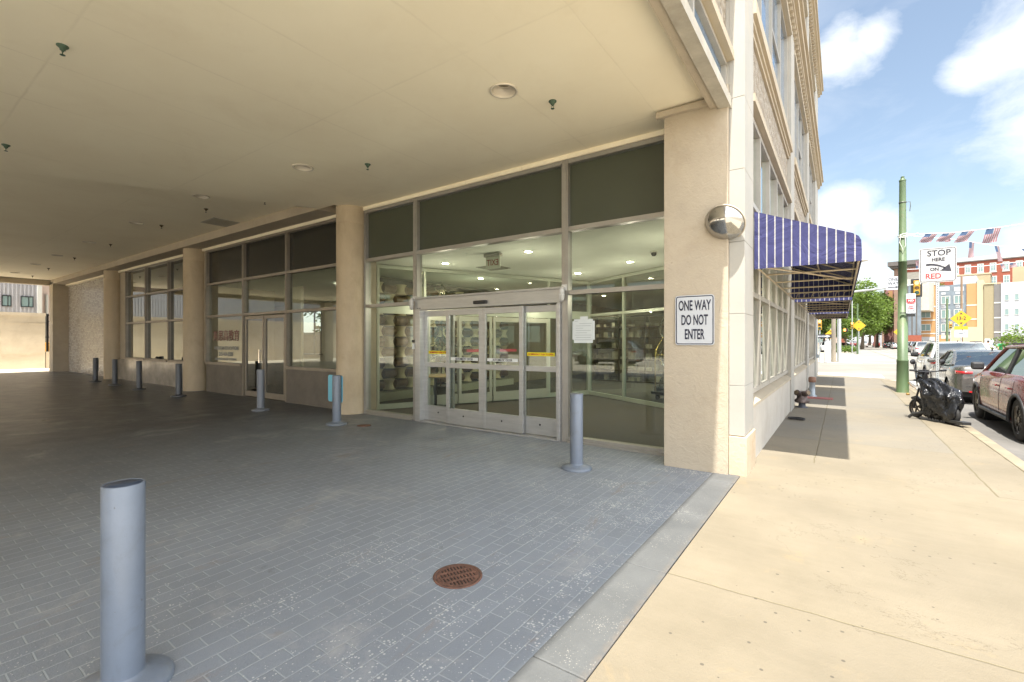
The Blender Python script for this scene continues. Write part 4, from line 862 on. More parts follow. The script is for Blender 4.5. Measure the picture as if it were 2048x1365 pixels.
def wheel_parts(t, x, y, rw, rim, side, spokes=10):
    w = .115
    ty = MB().lathe([(rw*.66, -w), (rw*.9, -w), (rw*.985, -w*.75), (rw, -w*.4), (rw, w*.4), (rw*.985, w*.75), (rw*.9, w), (rw*.66, w)], (x, y, rw), 36, ax='y', cap=False).build('wheel', M_TYRE, t)
    m = MB(); yo = y+side*(w*.62)
    m.lathe([(rw*.67, -w*.9), (rw*.70, -w*.9), (rw*.70, w*.9), (rw*.655, w*.95), (rw*.62, w*.6)] if side > 0 else [(rw*.62, -w*.6), (rw*.655, -w*.95), (rw*.70, -w*.9), (rw*.70, w*.9), (rw*.67, w*.9)], (x, y, rw), 36, ax='y', cap=False)
    for k in range(spokes):
        a = 2*math.pi*k/spokes; da = .11
        pts = []
        for r, d_ in ((.05, da*1.6), (rw*.66, da*.55), (rw*.66, -da*.55), (.05, -da*1.6)): pts.append((x+r*math.cos(a+d_), yo-side*.01*(r > .1), rw+r*math.sin(a+d_)))
        m.poly(pts, (0, side*.018, 0))
    m.tube((x, yo-.02, rw), (x, yo+side*.03, rw), .055, n=16)
    m.build('rim', rim, ty)
    MB().lathe([(rw*.60, 0), (0, .001)], (x, y+side*.0, rw), 24, ax='y').build('brake_disc', flat('brake_grey', (.06, .06, .06), .4, .6), ty)
def car(label, loc, rz, L, W, H, kind, pm, rim=None, cat='car', group='vehicles queued and parked on the street', spokes=10, hi=True, name='parked_car', badge=None):
    t = thing(name, label, cat, loc, rz, group); rim = rim or M_RIM; h = L/2
    suv = kind == 'suv'; rw = .365 if suv else .325; xf, xr = h-.88, -h+(.92 if suv else 1.02); ra = rw+.055
    if suv: top = [(-h, .70), (-h+.03, 1.0), (-h+.10, 1.06), (-h+.7, 1.10), (xf-.35, 1.07), (xf+.15, 1.0), (h-.22, .90), (h-.06, .76), (h, .60)]
    else: top = [(-h, .70), (-h+.03, .96), (-h+.10, 1.02), (-h+.55, 1.03), (-h+1.3, .97), (xf-.45, .93), (xf+.1, .85), (h-.2, .72), (h-.05, .62), (h, .52)]
    def plan(x): u = abs(x/h); k = .16 if x < 0 else .24; return W/2*(1-k*u**9-.035*u**3)
    def wf(z): return 1-.05*((z-.58)/.45)**2 - (.05 if z < .3 else 0)
    def zb(x):
        z = .24+.10*max(0, (abs(x/h)-.86)/.14)
        for c in (xf, xr):
            if abs(x-c) < ra: z = max(z, rw-.02+math.sqrt(ra*ra-(x-c)**2))
        return z
    xs = set(round(-h+L*i/46, 3) for i in range(47))
    for c in (xf, xr):
        for k in range(19): xs.add(round(c+ra*math.cos(math.pi*k/18)*1.0001, 4))
    xs |= {-h+.015, h-.015, -h+.04, h-.04, -h+.08}; xs = sorted(xs)
    rows = []
    for x in xs:
        zt = lerp_prof(top, x); b = zb(x); w = plan(x); row = []
        for k in range(9):
            z0 = .24+(zt-.05-.24)*k/8; z = max(z0, b); z = min(z, max(zt-.05, b)); row.append((x, w*wf(z), z))
        row += [(x, w*wf(zt)*.965, zt-.012), (x, w*.90, zt+.004), (x, w*.6, zt+.022), (x, w*.25, zt+.034), (x, 0, zt+.036)]
        rows.append(row)
    mb = MB(); n = len(rows[0])
    for s in (1, -1):
        vs = [(x, s*y, z) for r in rows for x, y, z in r]
        mb.add(vs, [(i*n+k, (i+1)*n+k, (i+1)*n+k+1, i*n+k+1) for i in range(len(rows)-1) for k in range(n-1)], 0, True)
    for r in (rows[0], rows[-1]):
        mb.add([(x, y, z) for x, y, z in r]+[(x, -y, z) for x, y, z in reversed(r)], [tuple(range(2*n))], 0)
    bm = bmesh.new(); body = mb.build('body', pm, t, recalc=False)
    bm.from_mesh(body.data); bmesh.ops.remove_doubles(bm, verts=bm.verts, dist=.0015); bmesh.ops.dissolve_degenerate(bm, edges=bm.edges, dist=.001); bmesh.ops.recalc_face_normals(bm, faces=bm.faces); bm.to_mesh(body.data); bm.free()
    # underbody, wells
    u = MB().box((-h+.15, -W/2+.12, .20), (h-.2, W/2-.12, .42))
    for c in (xf, xr):
        for s in (1, -1): u.tube((c, s*(W/2-.10), rw), (c, s*(W/2-.42), rw), ra+.02, n=24)
    u.build('underbody', M_DARK, t)
    yb = W/2*.90; yr = W/2*.68; zr = H-.05
    if suv: A, B, Cc, D = (xf-.30, 1.06), (xf-1.12, H-.06), (-h+.62, H-.08), (-h+.10, 1.08)
    else: A, B, Cc, D = (xf-.40, .94), (xf-1.38, H-.05), (-h+1.62, H-.07), (-h+.72, 1.02)
    def yy(z): k = (z-1.0)/(zr-1.0); return yb+(yr-yb)*min(1.02, max(0, k))
    # roof
    rf = MB(); nx = 12; pts = []
    for i in range(nx+1):
        x = B[0]+(Cc[0]-B[0])*i/nx; zc = B[1]+(Cc[1]-B[1])*i/nx+.055*math.sin(math.pi*min(1, (i+.8)/(nx+1.2)))
        for k in range(9):
            v = -1+k/4; pts.append((x, v*(yr+.015), zc-.045*abs(v)**2.4))
    rf.add(pts, [(i*9+k, i*9+k+1, (i+1)*9+k+1, (i+1)*9+k) for i in range(nx) for k in range(8)], 0, True)
    pill = rf
    for s in (1, -1):
        def P(pt, off=0): return (pt[0], s*(yy(pt[1])+off), pt[1])
        pill.path([P((A[0]+.05, A[1]-.02)), P(((A[0]+B[0])/2, (A[1]+B[1])/2+.03)), P((B[0], B[1]-.02))], [.035, .032, .035], 8)
        pill.path([P((B[0], B[1]-.02)), P(((B[0]+Cc[0])/2, max(B[1], Cc[1])+.01)), P((Cc[0], Cc[1]-.02))], .034, 8)
        cq = (Cc[0]+(.18 if suv else .12), Cc[1]-.05); dq = (D[0]+(.62 if suv else .55), D[1]+.02)
        a_, b_, c_, d_ = P(cq, .012), P((Cc[0]-.02, Cc[1]-.01), .012), P((D[0], D[1]), .012), P(dq, .012)
        pill.quad(a_, b_, c_, d_)
        pill.path([P((Cc[0], Cc[1]-.02)), P(((Cc[0]+D[0])/2-.03, (Cc[1]+D[1])/2+.03)), P((D[0], D[1]))], .04, 8)
    pill.build('roof', pm, t)
    # glass
    for nm, (p0, p1) in (('windshield', (A, B)), ('rear_window', (D, Cc))):
        g = MB(); pts = []; m_ = 8
        for j in range(5):
            x = p0[0]+(p1[0]-p0[0])*j/4; z = p0[1]+(p1[1]-p0[1])*j/4+.04*math.sin(math.pi*j/4)
            for k in range(m_+1):
                v = -1+2*k/m_; bow = .10*(1-v*v)*(1 if nm == 'windshield' else -1)*(1-.6*j/4); pts.append((x+bow, v*yy(z)*.985, z))
        g.add(pts, [(j*(m_+1)+k, j*(m_+1)+k+1, (j+1)*(m_+1)+k+1, (j+1)*(m_+1)+k) for j in range(4) for k in range(m_)], 0, True); g.build(nm, M_CG, t, recalc=False)
    bp = (A[0]+Cc[0])/2-.15
    for s in (1, -1):
        def P(x, z, off=0): return (x, s*(yy(z)+off), z)
        mid = (bp, lerp_prof(sorted([(Cc[0], Cc[1]), (B[0], B[1])]), bp)-.04)
        MB().quad(P(A[0]-.08, A[1]+.01), P(B[0]-.03, B[1]-.05), P(mid[0]+.04, mid[1]), P(bp+.04, .99 if not suv else 1.08)).build('side_window', M_CG, t, recalc=False)
        MB().quad(P(bp-.04, .99 if not suv else 1.08), P(mid[0]-.04, mid[1]), P(Cc[0]+.15, Cc[1]-.06), P(D[0]+.62, D[1]+.02)).build('side_window', M_CG, t, recalc=False)
        tr = MB().path([P(bp, 1.0, .008), P(mid[0], mid[1], .008)], .03, 6)
        tr.path([P(A[0]-.02, A[1]-.01, .012), P(bp, (1.0 if not suv else 1.08), .014), P(D[0]+.5, D[1]+.01, .012)], .012, 6, 1)
        tr.build('window_trim', [M_TRIM, M_CHROME], t)
        MB().box((A[0]-.30, s*(yb+.04), 1.0 if not suv else 1.10), (A[0]-.16, s*(yb+.24), 1.13 if not suv else 1.26)).build('mirror', M_TRIM if suv else pm, t, bevel=.035)
        # seams and handles
        sm = MB()
        for x in (A[0]-.10, bp, xr+ra*.55):
            sm.path([(x, s*(plan(x)*wf(z)+.0015), z) for z in (.40 if x != xr+ra*.55 else .80, .55, .7, .85, (.90 if not suv else 1.0))], .0045, 4)
        sm.path([(x, s*(plan(x)*wf(.36)+.0015), .36) for x in (xf-ra-.15, 0, xr+ra+.1)], .006, 4); sm.build('door_seam', M_TRIM, t)
        for x in (bp+.25, xr+ra*.55+.22): MB().box((x-.10, s*(plan(x)*wf(.85)+.006), .845), (x+.10, s*(plan(x)*wf(.85)+.035), .875)).build('door_handle', pm, t, bevel=.008)
        if suv:
            for c in (xf, xr): MB().path([(c+(ra+.012)*math.cos(R(a)), s*(plan(c+ra*math.cos(R(a)))*wf(rw)+.004), rw-.02+(ra+.012)*math.sin(R(a))) for a in range(-8, 189, 9)], .028, 6).build('arch_trim', M_TRIM, t)
            sk = MB(); sk.path([(x, s*(plan(x)*wf(.3)+.004), .31) for x in (xr+ra, 0, xf-ra)], .045, 6); sk.build('sill_trim', M_TRIM, t)
            MB().tube((B[0]-.1, s*(yr-.04), H-.005), (Cc[0]+.05, s*(yr-.04), H-.01), .016, n=6).build('roof_rail', M_TRIM, t)
        # lamps wrapping the corners
        def wrap(nm, z0, z1, xin, yin, m, rear=True):
            e = -h if rear else h; q = [(e+(xin*(1-k/6))*(1 if rear else -1), plan(e+(xin*(1-k/6))*(1 if rear else -1))*wf((z0+z1)/2)+.008) for k in range(7)]
            q += [(e-(.010 if rear else -.010), plan(e)*.97-k*(plan(e)*.97-yin)/4) for k in range(1, 5)]
            a = MB(); mm = len(q); a.add([(x, s*y, z0+.03*(i/mm)) for i, (x, y) in enumerate(q)]+[(x, s*y, z1-.01*(i/mm)) for i, (x, y) in enumerate(q)], [(i, i+1, mm+i+1, mm+i) for i in range(mm-1)], 0, True)
            a.build(nm, m, t, solid=.006, recalc=False)
        wrap('tail_light', .80 if not suv else .84, .90 if not suv else .97, .28, W*.29, M_TL); wrap('headlight', .60 if not suv else .70, .72 if not suv else .84, .42, W*.24, M_HL, False)
        for x, rm in ((xf, rim), (xr, rim)): wheel_parts(t, x, s*(W/2-.145), rw, rim, s, spokes)
    MB().box((-h-.012, -.16, .60 if not suv else .62), (-h-.002, .16, .72 if not suv else .76)).build('licence_plate', M_PLATE, t)
    b2 = MB().box((-h-.006, -W*.30, .30), (-h+.03, W*.30, .40)); b2.path([(-h-.003, -W*.36, .50), (-h-.006, 0, .50), (-h-.003, W*.36, .50)], .006, 5); b2.build('rear_valance', M_TRIM, t)
    MB().box((-h-.014, -W*.33, .33), (-h-.005, -W*.17, .37)).box((-h-.014, W*.17, .33), (-h-.005, W*.33, .37)).build('reflector', M_TL, t)
    if hi:
        st = MB()
        for x, y in ((xf-1.35, .36), (xf-1.35, -.36), (xf-2.3, .38), (xf-2.3, -.38), (xf-2.3, 0)): st.box((x-.08, y-.22, .5), (x+.08, y+.22, 1.12)).box((x-.05, y-.11, 1.13), (x+.05, y+.11, 1.27))
        st.box((D[0]+.05, -yb+.1, .90), (A[0]-.2, yb-.1, .93)); st.build('seats', M_SEAT, t, bevel=.03)
        MB().tube((-h+.9, 0, H-.02), (-h+.86, 0, H+.05), .02, .004, n=8).build('antenna', M_TRIM, t)
    if badge: badge(t, h)
    return t
P_RED = paint('paint_metallic_red', (.19, .016, .013), .25); P_SIL = paint('paint_warm_silver', (.125, .12, .11), .45); P_WHT = paint('paint_white', (.50, .50, .49), .0); P_GRY = paint('paint_dark_grey', (.06, .065, .07), .5)
P_BLK = paint('paint_black', (.015, .015, .018), .3); P_LGR = paint('paint_light_grey', (.38, .39, .40), .6)
LY = -.125
car('metallic red crossover with dark multi-spoke wheels cut off by the right edge', (3.36, 12.95, LY), R(90), 4.75, 1.90, 1.66, 'suv', P_RED, M_RIMD, spokes=12)
car('silver four-door sedan seen from behind, between the red and the white crossover', (3.37, 19.65, LY), R(90), 4.85, 1.84, 1.46, 'sedan', P_SIL, spokes=10)
car('white crossover at the stop line ahead of the silver sedan', (3.50, 25.1, LY), R(90), 4.55, 1.86, 1.70, 'suv', P_WHT, spokes=5)
c0 = car('white crossover driving away just past the crossing, right of the green pole', (7.35, 69.0, LY), R(90), 4.5, 1.86, 1.66, 'suv', P_WHT, spokes=5, hi=False)
far = [((8.6, 75.0), P_GRY, 'dark car first in the far kerbside row, partly behind the green pole'), ((8.9, 86.0), P_BLK, 'black car with red lamps in the far kerbside row left of the green pole'), ((9.1, 93), P_LGR, 'light grey car third along the far kerbside row'),
       ((9.2, 101), P_WHT, 'white car in the middle of the far kerbside row'), ((9.3, 112), P_GRY, 'grey crossover beyond the white one in the far row'), ((9.4, 128), P_LGR, 'pale car toward the end of the far row'), ((9.2, 148), P_BLK, 'dark car under the trees at the far end of the street'),
       ((5.0, 165), P_WHT, 'white car far up the street centre'), ((3.0, 190), P_RED, 'reddish car farthest up the street'), ((8.2, 175), P_RED, 'small red-roofed car beside the far end of the row')]
cs = car('small sedan', (0, -500, LY), R(90), 4.6, 1.8, 1.46, 'sedan', P_GRY, hi=False)
for (x, y), m, lab in far:
    src, sm = (c0, P_WHT) if random.random() < .5 else (cs, P_GRY)
    n_ = dup(src, (x, y, LY), R(90), lab)
    if m != sm: recolour(n_, sm, m)
for (x, y), m, lab, rz in [((-4.3, 88.5), P_LGR, 'silver-grey car facing us in the lot at the left by the last pier', -80), ((-1.9, 86.5), P_WHT, 'white van-like crossover facing us behind the two corner posts', -84), ((.1, 98), P_GRY, 'dark car deeper in the lot behind the two posts', -60),
                     ((13.0, 66), P_LGR, 'grey car on the cross street at the right behind the white crossover', 20), ((12, 74), P_GRY, 'dark grey car behind the roof of the white crossover', 10)]:
    src, sm = (c0, P_WHT) if m == P_WHT else (cs, P_GRY); n_ = dup(src, (x, y, LY), R(rz), lab)
    if m != sm: recolour(n_, sm, m)
for ch in list(cs.children_recursive): bpy.data.objects.remove(ch)
bpy.data.objects.remove(cs)

# ---------------------------------------------------------------- moped under a bin bag
MP = thing('moped', 'black moped parked on the kerb, its body wrapped in a black plastic bag', 'moped', (1.50, 12.36, 0), R(118))
mw = MB().lathe([(.150, -.03), (.17, -.035), (.187, -.02), (.19, 0), (.187, .02), (.17, .035), (.150, .03)], (.50, 0, .19), 32, ax='y', cap=False).build('wheel', M_TYRE, MP)
rm = MB().lathe([(.135, -.02), (.15, -.02), (.15, .02), (.135, .02), (.135, -.02)], (.50, 0, .19), 32, ax='y', cap=False)
for k in range(5): a = k*2*math.pi/5; rm.tube((.50, 0, .19), (.50+.14*math.cos(a), 0, .19+.14*math.sin(a)), .018, .012, 6)
rm.build('rim', flat('moped_rim', (.10, .085, .07), .4, .6), mw)
mw2 = MB().lathe([(.11, -.03), (.17, -.035), (.19, 0), (.17, .035), (.11, .03)], (-.40, 0, .19), 32, ax='y').build('wheel', M_TYRE, MP)
f = MB().tube((.50, .06, .19), (.34, .06, .62), .018).tube((.50, -.06, .19), (.34, -.06, .62), .018).tube((.33, 0, .6), (.24, 0, .95), .028).path([(.20, .32, .99), (.24, .2, .97), (.25, 0, .95), (.24, -.2, .97), (.20, -.32, .99)], .014)
f.path([(.62, 0, .38), (.50, 0, .42), (.38, 0, .36), (.33, 0, .27)], .03, 8); f.tube((-.5, 0, .3), (.2, 0, .3), .05); f.build('frame', flat('moped_frame', (.02, .02, .022), .35), MP)
MB().tube((.195, .33, .99), (.17, .22, .985), .02).tube((.195, -.33, .99), (.17, -.22, .985), .02).build('handlebar_grip', M_BLACK, MP)
for s in (1, -1): MB().path([(.22, .22*s, .97), (.20, .26*s, 1.12)], .006, 5).lathe([(0, -.01), (.05, -.008), (.055, 0), (.05, .008), (0, .01)], (.20, .27*s, 1.16), 14, ax='x').build('mirror', M_BLACK, MP)
MB().path([(.33, .12, .60), (.42, .16, .66), (.40, .22, .72)], .008, 5).lathe([(0, -.02), (.03, -.015), (.03, .02), (0, .03)], (.60, .10, .46), 12).build('indicator', flat('amber_lens', (.3, .16, .03), .3), MP)
MB().path([(.30, .05, .98), (.36, .10, .8), (.33, .10, .66)], .010, 6).box((.26, -.07, .90), (.36, .07, .99)).build('cable_and_headset', M_BLACK, MP)
bg_ = bmesh.new(); bmesh.ops.create_icosphere(bg_, subdivisions=5, radius=1)
for v in bg_.verts:
    c = v.co; p = Vector((c.x*.44-.14, c.y*.20, c.z*.33+.50))
    top_ = max(0, c.z); p.x += .34*top_*c.z; p.x -= .16*max(0, -c.x)*max(0, -c.z)-.10*max(0, -c.z); k = noise.noise(c*1.9+Vector((3, 1, 2)))*.07
    r = noise.noise(Vector((c.x*3.4, c.y*3.4, c.z*1.0)))*.085+abs(noise.noise(c*5))*-.025; p += c*(k+r)
    if c.z < -.2: p.z -= .14*(-c.z-.2)*(1+noise.noise(c*6)*2.0)
    v.co = p
me = bpy.data.meshes.new('plastic_bag_cover'); bg_.to_mesh(me); bg_.free()
for p in me.polygons: p.use_smooth = True
m_, t_n, b_n = newmat('black_bin_liner'); b_n.inputs['Base Color'].default_value = (.012, .013, .016, 1); b_n.inputs['Roughness'].default_value = .14
bump(t_n, b_n, noi(t_n, coord(t_n), 5, 4, .6, 1.8), .8, .05); me.materials.append(m_)
o = bpy.data.objects.new('plastic_bag_cover', me); C.objects.link(o); o.parent = MP
MB().tube((-.2, -.05, .12), (-.18, -.28, .012), .012).box((-.75, -.07, .05), (-.3, .07, .10)).path([(.1, .1, .16), (.3, .2, .10), (.36, .24, .02)], .03, 6).build('kickstand', flat('stand_black', (.03, .03, .03), .5), MP)

# ---------------------------------------------------------------- poles, signs, signals
M_GRN = mat('green_pole_paint', (.075, .118, .052), .5, var=.22, scale=3, bmp=.15, bsc=20, stain=(.20, .13, .06), stam=.45, ssc=3, stretch=(1, 1, .35)); M_GALV = mat('galvanised_post', (.40, .42, .42), .45, metal=.5, var=.12, scale=4, bmp=.1)
GP = thing('green_pole', 'tall tapered green metal utility pole on the sidewalk edge', 'pole', (1.52, 18.7, 0))
MB().lathe([(.165, 0), (.155, .02), (.145, .95), (.15, .96), (.15, 1.0), (.13, 1.02), (.128, 2.2), (.118, 2.2), (.105, 4.0), (.11, 4.0), (.11, 4.04), (.10, 4.05), (.082, 6.5)], n=28).build('shaft', M_GRN, GP)
MB().lathe([(.09, 6.5), (.09, 6.53), (.06, 6.56), (.04, 6.62), (.05, 6.63), (0, 6.66)], n=20).build('cap', M_GRN, GP)
MB().lathe([(.087, 5.82), (.095, 5.82), (.095, 5.86), (.087, 5.86)], n=20).path([(.09, 0, 5.84), (.18, 0, 5.84), (.185, 0, 5.7), (.17, 0, 5.55)], .01, 6).build('band_and_hook', flat('hook_iron', (.10, .11, .09), .5, .5), GP)
wr = MB()
for k in range(3): wr.path([(.115*math.cos(a)+.0, .115*math.sin(a), 4.78+.03*k+.03*math.sin(a+k)) for a in [i*.35 for i in range(19)]], .010, 5)
wr.path([(-.05, -.12, 4.85), (-.08, -.14, 4.6), (.0, -.14, 4.35), (.06, -.13, 4.5), (.05, -.12, 4.8)], .008, 5); wr.path([(.1, 0, 4.8), (.35, -.05, 4.84), (.5, -.02, 4.76)], .010, 5); wr.build('white_cord', flat('white_cord', (.75, .75, .72), .7), GP)
NP = thing('parking_sign', 'small white NO STOPPING ANY TIME sign with a red band strapped to the green pole', 'sign', (1.70, 18.53, 2.72))
MB().poly(rrect(.11, .30, .02, 0), (0, .004, 0)).build('plate', M_SIGN, NP); MB().box((-.10, -.003, .02), (.10, -.0005, .14)).build('red_band', flat('sign_red', (.42, .03, .03), .45), NP)
text('NO', .08, flat('sign_white_ink', (.7, .7, .7), .5), NP, (0, -.005, .08), bold=.003, world=False); text('STOPPING', .045, flat('sign_red_ink', (.55, .04, .04), .45), NP, (0, -.003, -.01), sx=.8, bold=.002, world=False); text('ANY', .06, bpy.data.materials['sign_red_ink'], NP, (0, -.003, -.10), bold=.001, world=False); text('TIME', .06, bpy.data.materials['sign_red_ink'], NP, (0, -.003, -.16), bold=.001, world=False)
a = MB().box((-.05, -.003, -.235), (.05, -.0005, -.225)); a.poly([(-.08, -.0005, -.23), (-.05, -.0005, -.212), (-.05, -.0005, -.248)], (0, -.002, 0)).poly([(.08, -.0005, -.23), (.05, -.0005, -.248), (.05, -.0005, -.212)], (0, -.002, 0)); a.build('arrow', INK, NP)
MB().box((-.25, .006, -.30), (.0, .03, -.27)).box((-.10, .006, -.40), (.10, .05, -.31)).build('strap', M_BLACK, NP)
NO_P = NP.children[0]
# STOP HERE ON RED
SH = thing('street_sign', 'white STOP HERE ON RED sign with curved black arrow on a perforated post', 'sign', (1.70, 13.72, 0))
ps = MB().box((-.026, -.026, 0), (.026, .026, 2.95)); ps.build('perforated_post', M_GALV, SH)
hl = MB()
for i in range(56): hl.tube((0, -.0285, .12+i*.05), (0, -.0262, .12+i*.05), .0085, n=8)
hl.build('post_holes', M_DARK, SH)
pl_ = MB().poly([(x, -.034, z+3.24) for x, _, z in rrect(.305, .375, .045, 0)], (0, .004, 0)).build('plate', mat('sign_white_bright', (.45, .45, .44), .4, var=.02, bmp=0), SH)
bo = border(.290, .360, .035, .011, -.0345).build('border', INK, pl_); bo.location = (0, 0, 3.24)
SR = bpy.data.materials['sign_red_ink']
for s, sz, x, z, m, sx in (('STOP', .175, .02, .255, INK, .92), ('HERE', .105, .01, .115, INK, .88), ('ON', .10, -.05, -.095, INK, .9), ('RED', .160, -.07, -.245, SR, .9)): text(s, sz, m, pl_, (x, -.0365, 3.24+z), sx=sx, bold=.0035, ext=.001, world=False)
ar = []
for k in range(13): u = k/12; ar.append((-.19+u*.31, -.0365, 3.24+.035-.13*u*u+.04*u))
lo_pts = [(x, y, z-.036-.012*(1-i/12)) for i, (x, y, z) in enumerate(ar)]
am = MB(); am.add(ar+lo_pts, [(i, i+1, 14+i, 13+i) for i in range(12)]); hx, hz = ar[-1][0], (ar[-1][2]+lo_pts[-1][2])/2
am.add([(.225, -.0365, 3.24-.155), (.19, -.0365, 3.24+.01), (.04, -.0365, 3.24-.13)], [(0, 1, 2)]); am.build('curved_arrow', INK, pl_, solid=.001)
# mast arm with signal and ONE WAY
MA = thing('mast_arm', 'long pale horizontal signal mast arm reaching across behind the green pole', 'signal arm', (-.2, 46.9, -.12))
MB().tube((0, 0, 0), (0, 0, 6.2), .16, .12).build('mast', M_GALV, MA); MB().tube((0, 0, 5.6), (5.0, -.9, 5.95), .09, .05, n=12).build('arm', M_GALV, MA)
YEL = mat('signal_yellow', (.40, .23, .02), .45, var=.1, bmp=0)
def signal(loc, lab, rz=0, s=1.0, back=True, post=None):
    t = thing('traffic_light', lab, 'traffic light', loc, rz, 'yellow traffic lights at the crossings')
    if back: MB().poly([(x*s, .10*s, z*s) for x, _, z in rrect(.30, .62, .03, 0)], (0, .012, 0)).build('back_plate', M_BLACK, t)
    MB().box((-.17*s, -.06*s, -.50*s), (.17*s, .10*s, .50*s)).build('housing', YEL, t, bevel=.02)
    for k, m in enumerate((flat('signal_red_lit', (1, .10, .05), emit=2.0) if k_ == 0 else k_ for k_ in (0, flat('signal_amber', (.12, .06, .01), .3), flat('signal_green', (.02, .07, .05), .3)))):
        z = (.33-k*.33)*s; MB().lathe([(.125*s, -.065*s), (.0, -.085*s)], (0, 0, z), 20, ax='y').build('lens', m, t)
        MB().path([(.14*s*math.cos(R(a_)), -.12*s, z+.14*s*math.sin(R(a_))) for a_ in range(-10, 191, 20)], .02*s, 5).tube((-.13*s, -.06*s, z+.06*s), (-.135*s, -.15*s, z+.04*s), .015*s).tube((.13*s, -.06*s, z+.06*s), (.135*s, -.15*s, z+.04*s), .015*s).build('visor', YEL, t)
    if post: MB().tube((0, .06, post[0]), (0, .06, post[1]), .05).build('post', M_GALV, t)
    return t
signal((4.55, 46.0, 5.55), 'large yellow traffic light showing red beside the green pole, under the arm', s=1.1)
OW = thing('one_way_sign', 'white ONE WAY sign hanging from the mast arm, half hidden by the green pole', 'sign', (3.15, 45.5, 5.95)); MB().poly(rrect(.42, .50, .04, 0), (0, .01, 0)).build('plate', M_SIGN, OW); text('ONE', .34, INK, OW, (0, -.006, .27), sx=.8, bold=.004, world=False); text('WAY', .34, INK, OW, (0, -.006, -.03), sx=.8, bold=.004, world=False)
MB().box((-.32, -.004, -.34), (.15, -.001, -.27)).poly([(.33, -.001, -.305), (.15, -.001, -.21), (.15, -.001, -.40)], (0, -.003, 0)).build('arrow', INK, OW)
LP = thing('street_lamp', 'cobra-head street lamp poking out behind the first awning', 'street lamp', (-3.2, 56.5, -.12)); MB().tube((0, 0, 0), (0, 0, 9.3), .11, .07).path([(0, 0, 9.2), (1.5, 0, 9.55), (4.4, 0, 9.55)], .04).build('post', M_GALV, LP); MB().lathe([(0, -.1), (.16, .0), (.18, .4), (.10, .9), (0, 1.0)], (4.3, 0, 9.5), 16, ax='x').build('lamp_head', M_ALUB, LP)
# corner posts at the next corner
o = thing('wooden_pole', 'thick grey-brown wooden pole at the far corner', 'pole', (-.57, 46.5, 0)); MB().tube((0, 0, -.1), (0, 0, 9.5), .17, .13).build('shaft', mat('weathered_wood', (.22, .19, .15), .85, var=.25, scale=3, bmp=.4, stretch=(1, 1, .2)), o)
o = thing('white_bollard_pillar', 'short white painted post left of the wooden pole', 'post', (-.95, 44.3, 0)); MB().lathe([(.24, -.1), (.22, .3), (.20, 1.5), (.12, 1.65), (.05, 1.72)], n=16).build('shaft', P_WHT, o); MB().tube((0, 0, 1.7), (0, 0, 2.1), .03).build('stem', M_GALV, o)
signal((-1.45, 44.2, 2.85), 'yellow traffic light showing red beneath the awnings, left of the wooden pole', s=.8, back=False, post=(-2.9, 1.2))
pd = thing('pedestrian_signal', 'pedestrian signal box with an orange hand beside the left traffic light', 'pedestrian signal', (-2.05, 44.1, 2.55)); MB().box((-.25, 0, -.2), (.25, .2, .2)).build('housing', M_BLACK, pd); MB().box((-.23, -.01, -.15), (-.02, 0, .15)).build('hand_symbol', flat('hand_orange', (1, .22, .04), emit=1.5), pd)
ow = thing('one_way_arrow_sign', 'black and white one way arrow board on the corner posts', 'sign', (-1.15, 44.05, 1.95)); MB().box((-.48, 0, -.15), (.48, .02, .15)).build('plate', INK, ow); MB().box((-.42, -.004, -.05), (.15, 0, .05)).poly([(.42, -.001, 0), (.15, -.001, .11), (.15, -.001, -.11)], (0, -.003, 0)).build('arrow', M_SIGN, ow)
text('ONE WAY', .08, INK, ow, (-.13, -.006, 0), bold=.002, world=False)
DY = mat('warning_yellow', (.46, .28, .008), .5, var=.03, bmp=0)
def diamond(loc, s, lab, post=True, txt=None, plate=False):
    t = thing('warning_sign', lab, 'sign', loc, 0, 'yellow diamond warning signs')
    MB().poly([(0, 0, s), (-s, 0, 0), (0, 0, -s), (s, 0, 0)], (0, .015, 0)).build('diamond', DY, t)
    if post: MB().tube((0, .05, -loc[2]-.1), (0, .05, s*1.2), .05).build('post', M_GALV, t)
    d_ = MB().poly([(-.14*s, -.003, .50*s), (0, -.003, .75*s), (.14*s, -.003, .50*s)], (0, .002, 0)).poly([(-.14*s, -.003, -.50*s), (.14*s, -.003, -.50*s), (0, -.003, -.75*s)], (0, .002, 0)); d_.build('arrowheads', INK, t)
    if txt: text(txt, .62*s, INK, t, (0, -.006, .0), sx=.8, bold=.006, world=False)
    if plate: MB().box((-.62*s, 0, -1.35*s), (.62*s, .015, -.95*s)).build('supplement', DY, t); p_ = MB().box((-.6*s, 0, -2.3*s), (.6*s, .02, -1.5*s)).build('lower_plate', M_SIGN, t); MB().poly([(-.4*s, -.004, -1.98*s), (.1*s, -.004, -1.88*s), (.38*s, -.004, -1.80*s), (.36*s, -.004, -1.72*s), (.05*s, -.004, -1.80*s), (-.4*s, -.004, -1.90*s)], (0, .003, 0)).build('arrow', INK, p_)
    return t
diamond((9.35, 61.7, 3.75), .78, 'big yellow 13-2 clearance diamond on a brown pole in front of the orange building', txt='13-2', plate=True)
diamond((1.75, 74.5, 3.55), .72, 'yellow diamond beside the far-left traffic light before the trees')
diamond((-1.0, 60, 2.3), .50, 'yellow warning diamond half behind the wooden pole')
diamond((7.2, 95, 3.0), .60, 'yellow diamond above the parked cars left of the green pole', post=False)
signal((1.05, 74.2, 3.55), 'small yellow traffic light at the far-left corner before the trees', s=.85, back=False, post=(-3.7, 3.2))
